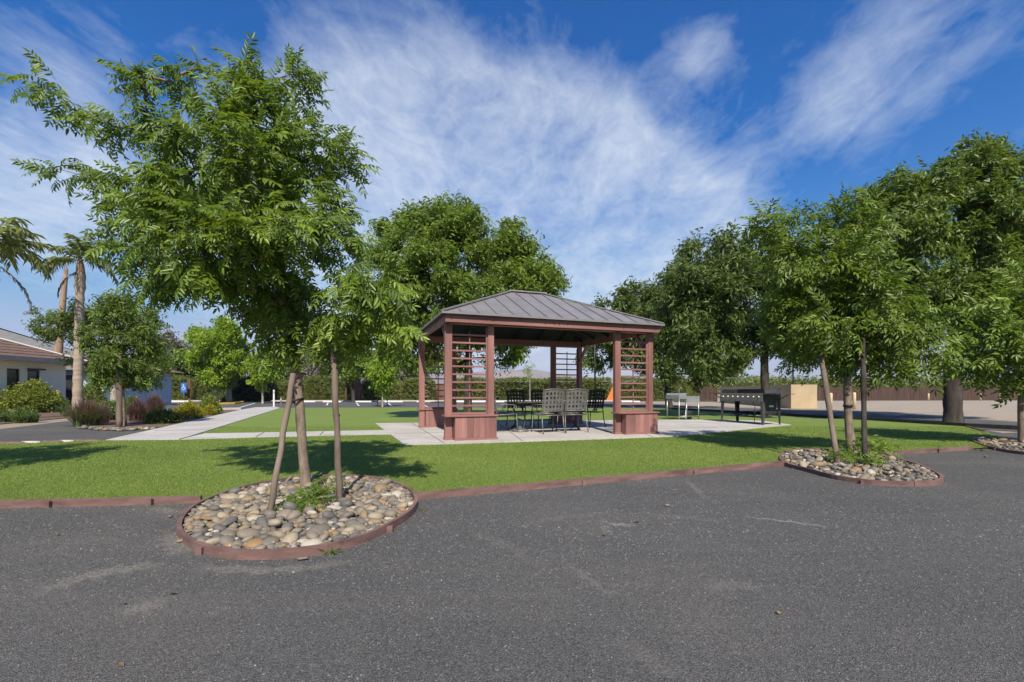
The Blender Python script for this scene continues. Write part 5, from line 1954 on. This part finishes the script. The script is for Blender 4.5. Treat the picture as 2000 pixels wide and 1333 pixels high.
stake(G(233, 835), V(232.5, 690, 13.05), .075, 'tall tan stake of the small tree among the purple grasses', M['stake'])
stake(G(737, 792), V(738, 768, 31.2), .03, 'thin stake on one side of the white-trunked sapling')
stake(G(757, 792), V(755, 770, 31.2), .03, 'thin leaning stake on the other side of the white-trunked sapling')


# ------------------------------------------------------------------ shrubs, grasses, weeds
def shrub(name, px, by, half, ty, label, leaf, n, size, seed, protos=None, depth=None, cat='shrub', group=None, flat=.55):
    rng = np.random.default_rng(seed)
    p = G(px, by)
    D = p.y + half / F * p.y * .8
    x = (px - 1000) / F * D
    H = CH + (HY - ty) / F * D
    r = half / F * D
    root = tag(empty(name, (x, D, 0)), label, cat, group)
    d = rng.normal(0, 1, (n, 3))
    d[:, 2] = np.abs(d[:, 2])
    d /= np.linalg.norm(d, axis=1, keepdims=True)
    lump = 1 + .12 * np.sin(d[:, 0] * 5 + seed) * np.cos(d[:, 1] * 4 - seed) + .08 * np.sin(d[:, 2] * 9 + seed)
    rr = rng.uniform(.3, 1, (n, 1)) ** .35 * lump[:, None]
    pos = d * rr * np.array([r, r * .9, H * (1 - .12)]) + np.array([0, 0, H * .06])
    dr = d * .8 + rng.normal(0, .5, (n, 3)) + np.array([0, 0, .15])
    protos = protos or SPRAYR
    vs, fs, ts, b = [], [], [], 0
    for k, (pv, pf) in enumerate(protos):
        ii = np.arange(n)[np.arange(n) % len(protos) == k]
        v, f, t = instance(pv, pf, pos[ii], frames(dr[ii], rng, .5) * (size * rng.uniform(.7, 1.2, len(ii)))[:, None, None], np.clip(rng.normal(.42, .27, len(ii)) + .25 * (pos[ii, 2] / H - .5), 0, 1))
        vs.append(v)
        fs.append(f + b)
        ts.append(t)
        b += len(v)
    o = link('foliage', np_mesh('foliage', np.vstack(vs), np.vstack(fs), np.concatenate(ts)), M[leaf], root)
    o['kind'] = 'stuff'
    mb = MB()
    for k in range(10):
        a = rng.uniform(0, 6.28)
        e = Vector((math.cos(a) * r * .6, math.sin(a) * r * .6, H * rng.uniform(.5, .75)))
        mb.tube([(0, 0, -.02), tuple(e * .5 + Vector((0, 0, H * .1))), tuple(e)], [.02, .014, .006], 5)
    mb.build('stems', M['twig'], root, True)
    return root


shrub('shrub', 62, 808, 44, 749, 'broad light green shrub under the house windows', 'leafS', 1500, .26, 601)
shrub('shrub', 100, 806, 22, 768, 'yellowish shrub growing beside the broad one by the house', 'leafV', 500, .22, 602)
shrub('shrub', 178, 803, 22, 752, 'light green shrub beside the palm trunk', 'leafS', 600, .24, 603)
shrub('shrub', 8, 806, 26, 764, 'dark shaded shrub by the house door', 'leafHd', 600, .24, 604)
shrub('shrub', 128, 800, 22, 758, 'dark shrub in front of the house corner', 'leafHd', 500, .22, 605)
shrub('shrub', 321, 829, 26, 803, 'dark round clipped shrub with golden leaf tips beside the sidewalk', 'leafC', 700, .14, 606)
shrub('shrub', 304, 826, 13, 801, 'small golden shrub tucked against the dark round one', 'leafV', 300, .13, 607)
shrub('shrub', 368, 819, 23, 789, 'golden-green shrub midway along the sidewalk', 'leafV', 600, .16, 608)
shrub('shrub', 409, 810, 17, 776, 'tallest golden-green shrub near the sidewalk end', 'leafS', 500, .18, 609)
shrub('shrub', 408, 812, 11, 795, 'bright yellow low shrub at the foot of the tallest one', 'leafV', 250, .14, 610)
shrub('shrub', 216, 822, 14, 783, 'mid green shrub between the purple grass and the stake', 'leafGr', 350, .18, 611)
shrub('shrub', 258, 815, 11, 770, 'thin green shrub behind the tan stake', 'leafGr', 250, .18, 612)
shrub('shrub', 445, 786.5, 9, 776, 'low green shrub at the foot of the grey trunk', 'leafGr', 160, .3, 613)
shrub('shrub', 235, 800, 14, 778, 'low mid green shrub farther back in the bed', 'leafGr', 260, .2, 614)


def grass_clump(name, px, by, half, ty, label, leaf, n, seed, plume=None, wide=.014, cat='grass', arch=.75):
    rng = np.random.default_rng(seed)
    p = G(px, by)
    D = p.y + half / F * p.y * .6
    x = (px - 1000) / F * D
    H = CH + (HY - ty) / F * D
    r = half / F * D
    root = tag(empty(name, (x, D, 0)), label, cat)

    def blades(n, h0, h1, w, rs, nm, mat_):
        a = rng.uniform(0, 6.283, n)
        reach = r * rng.uniform(.0, 1, n) ** .7 * rs * 1.15
        hh = H * rng.uniform(h0, h1, n) * (1.08 - .45 * (reach / (r * rs * 1.15)) ** 2)
        K = 5
        v = np.zeros((n, K, 2, 3))
        b0 = rng.normal(0, r * .16, (n, 2))
        for k in range(K):
            t = k / (K - 1)
            rad = reach * t ** 1.15
            zz_ = hh * (1 - (1 - t) ** 1.7) - hh * .25 * arch * t ** 4 * (reach / r)
            cx_ = b0[:, 0] + np.cos(a) * rad
            cy_ = b0[:, 1] + np.sin(a) * rad
            ww = w * (1 - t * .9)
            for s, sg in ((0, -1), (1, 1)):
                v[:, k, s] = np.stack([cx_ - np.sin(a) * ww * sg, cy_ + np.cos(a) * ww * sg, zz_], 1)
        pf = np.array([[2 * k, 2 * k + 1, 2 * k + 3, 2 * k + 2] for k in range(K - 1)])
        f = (pf[None] + (np.arange(n) * K * 2)[:, None, None]).reshape(-1, 4)
        me = np_mesh(nm, v.reshape(-1, 3), f, np.repeat(np.clip(rng.normal(.45, .25, n), 0, 1), K * 2))
        o = link(nm, me, mat_, root)
        o['kind'] = 'stuff'
    if plume:
        blades(n, .5, .85, wide, .95, 'blades', M[leaf])
        blades(n // 2, .75, 1.08, wide * 1.3, 1.05, 'plumes', M[plume])
    else:
        blades(n, .6, 1.05, wide, 1.0, 'blades', M[leaf])
    return root


grass_clump('fountain_grass', 170, 834, 43, 778, 'wide purple fountain grass clump with green base beside the grey path', 'leafGr', 1500, 701, 'leafPu', .007)
grass_clump('fountain_grass', 268, 824, 24, 776, 'dark purple fountain grass clump behind the tan stake', 'leafPu', 700, 702, 'leafPu', .010)
grass_clump('fountain_grass', 302, 812, 22, 767, 'purple fountain grass clump farthest along the bed', 'leafPu', 600, 703, 'leafPu', .012)
grass_clump('fountain_grass', 205, 828, 16, 788, 'small brownish grass tuft touching the wide purple clump', 'leafPu', 300, 704, None, .010)
grass_clump('strap_plant', 12, 826, 22, 797, 'strap-leaved green clump at the frame edge by the path', 'leafGr', 200, 705, None, .03, 'plant', 1.2)
grass_clump('strap_plant', 40, 827, 20, 795, 'strap-leaved green clump in the middle of the three', 'leafGr', 200, 706, None, .03, 'plant', 1.2)
grass_clump('strap_plant', 64, 826, 16, 798, 'strap-leaved green clump nearest the grey path bend', 'leafGr', 160, 707, None, .03, 'plant', 1.2)
grass_clump('strap_plant', 128, 815, 16, 780, 'pale strap-leaved clump beside the palm foot', 'leafGr', 160, 708, None, .025, 'plant', 1.2)


def weed(name, px, by, r, h, label, n, size, seed, leaf='leafA', z=.03):
    rng = np.random.default_rng(seed)
    p = G(px, by, z)
    root = tag(empty(name, tuple(p)), label, 'plant')
    a = rng.uniform(0, 6.283, n)
    rr = r * rng.uniform(0, 1, n) ** .6
    zz_ = h * rng.uniform(.15, 1, n) * (1 - .5 * rr / r)
    pos = np.stack([np.cos(a) * rr, np.sin(a) * rr, zz_], 1)
    dr = np.stack([np.cos(a), np.sin(a), rng.uniform(.0, .9, n)], 1) + rng.normal(0, .35, (n, 3))
    v, f, t = instance(*COMP[1], pos, frames(dr, rng, .4) * (size * rng.uniform(.7, 1.2, n))[:, None, None], np.clip(rng.normal(.5, .3, n), 0, 1))
    o = link('foliage', np_mesh('foliage', v, f, t), M[leaf], root)
    o['kind'] = 'stuff'
    mb = MB()
    for k in range(9):
        q = pos[k * n // 9]
        mb.tube([(q[0] * .2, q[1] * .2, -.03), (q[0] * .5, q[1] * .5, q[2] * .6), tuple(q)], [.006, .004, .002], 5)
    mb.build('stems', M['twig'], root, True)


weed('sucker_shoots', 600, 992, .17, .17, 'ferny green shoots sprouting among the stones at the tall tree foot', 90, .10, 801)
weed('sucker_shoots', 640, 970, .10, .20, 'taller ferny sprig beside the trunk in the large stone bed', 40, .11, 802)
weed('sucker_shoots', 1668, 905, .26, .15, 'low leafy shoots among the stones of the smaller bed', 70, .16, 803)
weed('sucker_shoots', 1697, 900, .12, .42, 'upright leafy sprig beside the dark stake of the smaller bed', 26, .20, 804)
weed('gravel_weed', 648, 1077, .05, .03, 'small dark green sprig against the large bed edging', 14, .06, 805, 'leafC', 0)
weed('gravel_weed', 828, 999, .03, .02, 'tiny weed in the gravel beside the large bed', 8, .035, 806, 'leafC', 0)
weed('gravel_weed', 1915, 880, .08, .05, 'tiny weed at the lawn edging near the frame edge', 12, .06, 807, 'leafC', 0)

# ------------------------------------------------------------------ palms
def frond_mesh(L, el, rng, droop, wid, n=26):
    """arching frond in the x-z plane"""
    pts = []
    a = el
    p = np.array([0., 0., 0.])
    K = 12
    for k in range(K + 1):
        pts.append(p.copy())
        p = p + np.array([math.cos(a), 0, math.sin(a)]) * L / K
        a -= droop / K * (1 + .6 * k / K)
    pts = np.array(pts)
    vs, fs, b = [], [], 0
    for i in range(K):
        w = .018 * (1 - i / K) + .004
        q = np.array([pts[i] + [0, w, 0], pts[i] - [0, w, 0], pts[i + 1] - [0, w * .8, 0], pts[i + 1] + [0, w * .8, 0]])
        vs.append(q)
        fs.append(np.array([[0, 1, 2], [0, 2, 3]]) + b)
        b += 4
    for i in range(n):
        t = .14 + .86 * i / (n - 1)
        k = min(K - 1, int(t * K))
        q = pts[k] + (pts[k + 1] - pts[k]) * (t * K - k)
        d = pts[k + 1] - pts[k]
        d = d / np.linalg.norm(d)
        for s in (-1, 1):
            for rep in range(1):
                dd = d * rng.uniform(.4, .8) + np.array([0, s * rng.uniform(.45, .9), rng.uniform(-.75, .1)])
                v, f = leaflet(q, dd, np.array([0, 0, 1.]) + rng.normal(0, .3, 3), wid * (1 - .5 * abs(t - .45)) * rng.uniform(.8, 1.1), .026, 1, .35)
                vs.append(v)
                fs.append(f + b)
                b += len(v)
    return np.vstack(vs), np.vstack(fs)


def palm(px, D, base_z, crown_py, r0, r1, lean, nf, L, label, seed, wid=.42, dead=2):
    rng = np.random.default_rng(seed)
    c = V(px, crown_py, D)
    root = tag(empty('palm_tree', (c.x - lean, D, 0)), label, 'palm tree')
    pts, rad = [], []
    K = 26
    for k in range(K + 1):
        t = k / K
        pts.append((lean * t, 0, -.05 + (c.z + .05) * t))
        rr = r0 + (r1 - r0) * t + (.012 if k % 2 else -.006)
        if .86 < t < .97:
            rr *= 1.25
        rad.append(rr)
    MB().tube(pts, rad, 14).build('trunk', M['palm_trunk'], root, True)
    MB().lathe([(r1 * 1.0, -.30), (r1 * 1.15, -.1), (r1 * .9, .2), (r1 * .35, .5)], 12, (lean, 0, c.z)).build('crownshaft', M['dead_trunk'], root, True)
    for k in range(nf + dead):
        is_dead = k >= nf
        el = rng.uniform(.2, 1.5) if not is_dead else -.6
        v, f = frond_mesh(L * rng.uniform(.8, 1.1), el, rng, rng.uniform(.9, 1.7) if not is_dead else .8, wid if not is_dead else wid * .5)
        me = np_mesh('frond', v, f, np.repeat(rng.uniform(.1, .9, 1), len(v)))
        o = link('frond', me, M['leafPd'] if is_dead else M['leafP'], root, (lean, 0, c.z + (.35 if not is_dead else .0)))
        o.rotation_euler = (0, 0, k * 2.399 + rng.uniform(-.3, .3))
    return root


palm(157, 18, 0, 528, .165, .13, .12, 14, 1.65, 'palm tree with ringed grey trunk in front of the house end', 901, .40)
palm(-16, 16, 0, 510, .185, .15, .1, 15, 1.9, 'palm tree at the frame edge with hanging fronds', 902, .55, 3)
p0, p1 = V(104, 690, 30), V(129, 524, 30)
K = 12
pts = [(0, 0, -.05)] + [tuple(Vector((p0.x, p0.y, 0)).lerp(p1, k / K) - Vector((p0.x, p0.y, 0))) for k in range(1, K + 1)]
root = tag(empty('dead_palm', (p0.x, p0.y, 0)), 'bare orange-brown dead palm spike behind the ringed palm', 'palm tree')
MB().tube(pts, [.30 - .015 * k for k in range(K)] + [.05], 10).build('trunk', M['dead_trunk'], root, True)
mb = MB()
for k in range(8):
    a = k * .785
    mb.add([(pts[-1][0] + math.cos(a) * .1, math.sin(a) * .1, pts[-1][2] - .4), (pts[-1][0] + math.cos(a + .4) * .1, math.sin(a + .4) * .1, pts[-1][2] - .4), (pts[-1][0] + math.cos(a) * .12, math.sin(a) * .12, pts[-1][2] + .25 + .2 * (k % 3))], [(0, 1, 2)])
mb.build('leaf_stubs', M['dead_trunk'], root)

# ------------------------------------------------------------------ house
HX, HY1 = -24.5, 25.3
hs = tag(empty('house', (HX, HY1, 0)), 'low white house with brown hip roof behind the shrubs', 'house')
# local: x to the right, y to the back; the seen wall is x = 0, y from -14 to 0
ops = [(-2.95, -2.35, .0, 2.15, 'door'), (-2.0, -1.38, .95, 2.12, 'window')]      # y0, y1, z0, z1
wall = MB()
ys = [-14.0]
for y0, y1, z0, z1, k in ops:
    wall.box(-.2, 0, ys[-1], y0, 0, 2.52)
    if z0 > 0:
        wall.box(-.2, 0, y0 + .0005, y1 - .0005, 0, z0)
    wall.box(-.2, 0, y0 + .0005, y1 - .0005, z1, 2.52)
    ys.append(y1)
wall.box(-.2, 0, ys[-1], 0, 0, 2.52)
wall.build('wall', M['wall_white'], hs)
MB().box(-15, -.2005, -.2, 0, 0, 2.52).build('wall', M['wall_white'], hs)
MB().box(-15, -.2005, -14, -13.8, 0, 2.52).build('wall', M['wall_white'], hs)
for y0, y1, z0, z1, k in ops:
    f = MB().box(-.12, -.06, y0, y0 + .06, z0, z1).box(-.12, -.06, y1 - .06, y1, z0, z1).box(-.12, -.06, y0 + .0605, y1 - .0605, z1 - .06, z1).box(-.12, -.06, y0 + .0605, y1 - .0605, z0, z0 + .06).build(k, M['frame_dark'], hs)
    MB().box(-.10, -.09, y0 + .061, y1 - .061, z0 + .061, z1 - .061).build('pane', M['glass'], f)
MB().box(.0, .14, -2.02, -1.22, 2.13, 2.2).build('window_hood', M['frame_dark'], hs)
ov = .6
ez, sl = 2.72, .43
ridge_in = 7.0
rz = ez + ridge_in * sl
A = (ov, ov, ez)
mb = MB()
mb.add([(ov, -14 - ov, ez), (ov, ov, ez), (ov - ridge_in, ov - ridge_in, rz), (ov - ridge_in, -14 - ov + ridge_in, rz)], [(0, 1, 2, 3)])
mb.add([(ov, ov, ez), (ov - 2 * ridge_in, ov, ez), (ov - ridge_in, ov - ridge_in, rz)], [(0, 1, 2)])
mb.add([(ov - 2 * ridge_in, ov, ez), (ov - 2 * ridge_in, -14 - ov, ez), (ov - ridge_in, -14 - ov + ridge_in, rz), (ov - ridge_in, ov - ridge_in, rz)], [(0, 1, 2, 3)])
mb.add([(ov - 2 * ridge_in, -14 - ov, ez), (ov, -14 - ov, ez), (ov - ridge_in, -14 - ov + ridge_in, rz)], [(0, 1, 2)])
rfh = mb.build('roof', M['shingle'], hs)
# shingle courses
crs = MB()
for k in range(1, 18):
    t = k / 18
    x = ov - ridge_in * t
    z = ez + (rz - ez) * t
    crs.add([(x + .02, -14 - ov + ridge_in * t, z + .002), (x + .02, ov - ridge_in * t - .0, z + .002), (x + .02, ov - ridge_in * t, z + .022), (x + .02, -14 - ov + ridge_in * t, z + .022),
             (x - .37, -14 - ov + ridge_in * t + .4, z + .166), (x - .37, ov - ridge_in * t - .4, z + .166)], [(0, 1, 2, 3), (3, 2, 5, 4)])
crs.build('shingle_courses', M['shingle'], rfh)
MB().bar((ov + .01, ov + .01, ez + .03), (ov - ridge_in, ov - ridge_in, rz + .05), .16, .05).build('hip_flashing', M['white'], rfh)
MB().box(ov + .002, ov + .05, -14 - ov, ov + .05, ez - .2, ez + .02).build('fascia', M['trim_grey'], hs)
MB().box(-14, ov + .0015, ov + .002, ov + .05, ez - .2, ez + .02).build('fascia', M['trim_grey'], hs)
MB().box(.0015, ov, -14 - ov, ov, ez - .19, ez - .17).build('soffit', M['wall_white'], hs)

wg = tag(empty('house_wing', (-26.6, 30, 0)), 'pale blue shaded house wing beyond the palm trunk', 'house')
MB().box(-6, 0, 0, 6, 0, 2.5).build('wall', M['wall_blue'], wg)
mb = MB()
mb.add([(-6.6, -.6, 2.5), (.6, -.6, 2.5), (.6, 6.6, 2.5), (-6.6, 6.6, 2.5), (-4.2, 3, 3.7), (-1.8, 3, 3.7)], [(0, 1, 5, 4), (1, 2, 5), (2, 3, 4, 5), (3, 0, 4), (3, 2, 1, 0)])
mb.build('roof', M['shingle'], wg)
MB().box(-6.65, .65, -.652, -.601, 2.42, 2.62).build('fascia', M['trim_grey'], wg)
recess_shade = MB().box(-2.65, -1.75, -.03, -.002, 0, 2.1).build('door', M['frame_dark'], wg)  # dark panel added to carry the shade of the recess, not a known door
MB().lathe([(.02, 0), (.03, .03), (.02, .05)], 8).build('handle', M['steel'], recess_shade, True, (-1.85, -.08, 1.0))

fbd = tag(empty('far_building', (-43.6, 39, 0)), 'large far building with pale grey roof above the house', 'building')
rd = Vector((-17.4, 26, 0))
nr = Vector((.831, .556, 0))
mb = MB()
e0, e1 = nr * 7, rd + nr * 7
f0, f1 = nr * -7, rd - nr * 7
mb.add([(0, 0, 6.5), tuple(rd + Vector((0, 0, 6.5))), tuple(e1 + Vector((0, 0, 4))), tuple(e0 + Vector((0, 0, 4))), tuple(f1 + Vector((0, 0, 4))), tuple(f0 + Vector((0, 0, 4)))], [(3, 2, 1, 0), (0, 1, 4, 5)])
mb.build('roof', M['roof_grey'], fbd)
mb = MB()
e0, e1, f0, f1 = e0 * .95, rd + nr * 6.65, f0 * .95, rd - nr * 6.65
mb.add([tuple(q) for q in (e0, e1, f1, f0)] + [tuple(q + Vector((0, 0, 4.1))) for q in (e0, e1, f1, f0)], [(0, 1, 5, 4), (1, 2, 6, 5), (2, 3, 7, 6), (3, 0, 4, 7)])
mb.add([tuple(e0 + Vector((0, 0, 4.1))), tuple(f0 + Vector((0, 0, 4.1))), tuple(Vector((e0.x + f0.x, e0.y + f0.y, 0)) / 2 + Vector((0, 0, 6.4)))], [(0, 1, 2)])
mb.build('wall', M['roof_grey'], fbd)

# ------------------------------------------------------------------ small things on the ground
lv, lf = leaflet(np.array([0., 0, 0]), np.array([1., 0, 0.1]), np.array([0, 0, 1.]), 1, .42, 2, .25)
lme = np_mesh('dry_leaf', lv, lf)
lme.materials.append(M['leaf_litter'])
rng = np.random.default_rng(15)
for x, y, s in [(1250, 1019, .055), (1183, 1047, .045), (1480, 980, .05), (310, 1037, .04), (243, 1181, .035), (232, 1297, .03), (344, 1161, .045), (925, 1150, .025), (1700, 1120, .02), (870, 1010, .03), (110, 1047, .04)]:
    p = G(x, y)
    o = link('fallen_leaf', lme, None, None, (p.x, p.y, .004))
    o.rotation_euler = (rng.normal(0, .2), rng.normal(0, .2), rng.uniform(0, 6.28))
    o.scale = (s, s, s)
    tag(o, 'small dry brown leaf lying on the dark gravel', 'leaf', 'fallen leaves on the gravel')
for i, (x, y, s) in enumerate([(592, 1093, .03), (355, 1058, .03), (332, 1010, .022), (1303, 988, .025), (1925, 893, .03), (1520, 1198, .012), (99, 962, .02)]):
    p = G(x, y)
    me, _ = STONE_ME[i % 9]
    o = link('loose_stone', me, None, None, (p.x, p.y, s * .25))
    o.scale = (s, s, s)
    o.rotation_euler = (0, 0, i)
    tag(o, ['pale pebble in front of the large stone bed edging', 'tan pebble at the curve of the large stone bed', 'brown pebble beside the large stone bed', 'white chip on the gravel beyond the large bed',
            'pale pebble on the gravel near the lawn corner', 'small white chip on the open gravel', 'tiny white scrap on the lawn by its edging'][i], 'stone', 'loose stones')
# pale stones along the planting bed
rng = np.random.default_rng(16)
for i in range(64):
    x = rng.uniform(155, 305)
    y = 836.5 + 4.5 * math.sin(math.pi * (x - 150) / 170) + rng.uniform(-3, 1.5)
    p = G(x, y)
    s = rng.uniform(.035, .09)
    o = link('bed_stone', STONE_ME[rng.integers(0, 9)][0], None, None, (p.x, p.y, .012 + s * .2))
    o.scale = (s, s, s)
    o.rotation_euler = (0, 0, rng.uniform(0, 6.28))
    tag(o, 'pale fist-sized stone on the rim of the mulch bed with purple grasses', 'stone', 'stones edging the planting bed')

# ------------------------------------------------------------------ the air between here and the hills
hz = MB().box(-4700, 4700, -400, 4700, -4, 230).build('haze', None)
tag(hz, 'thin pale haze over the whole place, bluest before the hills', 'haze', kind='stuff')
hm = bpy.data.materials.new('haze')
hm.use_nodes = True
T = NT(hm.node_tree)
out = T.n('ShaderNodeOutputMaterial')
pv = T.n('ShaderNodeVolumePrincipled')
pv.inputs['Color'].default_value = (.80, .85, .95, 1)
pv.inputs['Density'].default_value = 0.00018
pv.inputs['Anisotropy'].default_value = 0.0
T.put(out.inputs['Volume'], pv.outputs[0])
hz.data.materials.clear()
hz.data.materials.append(hm)
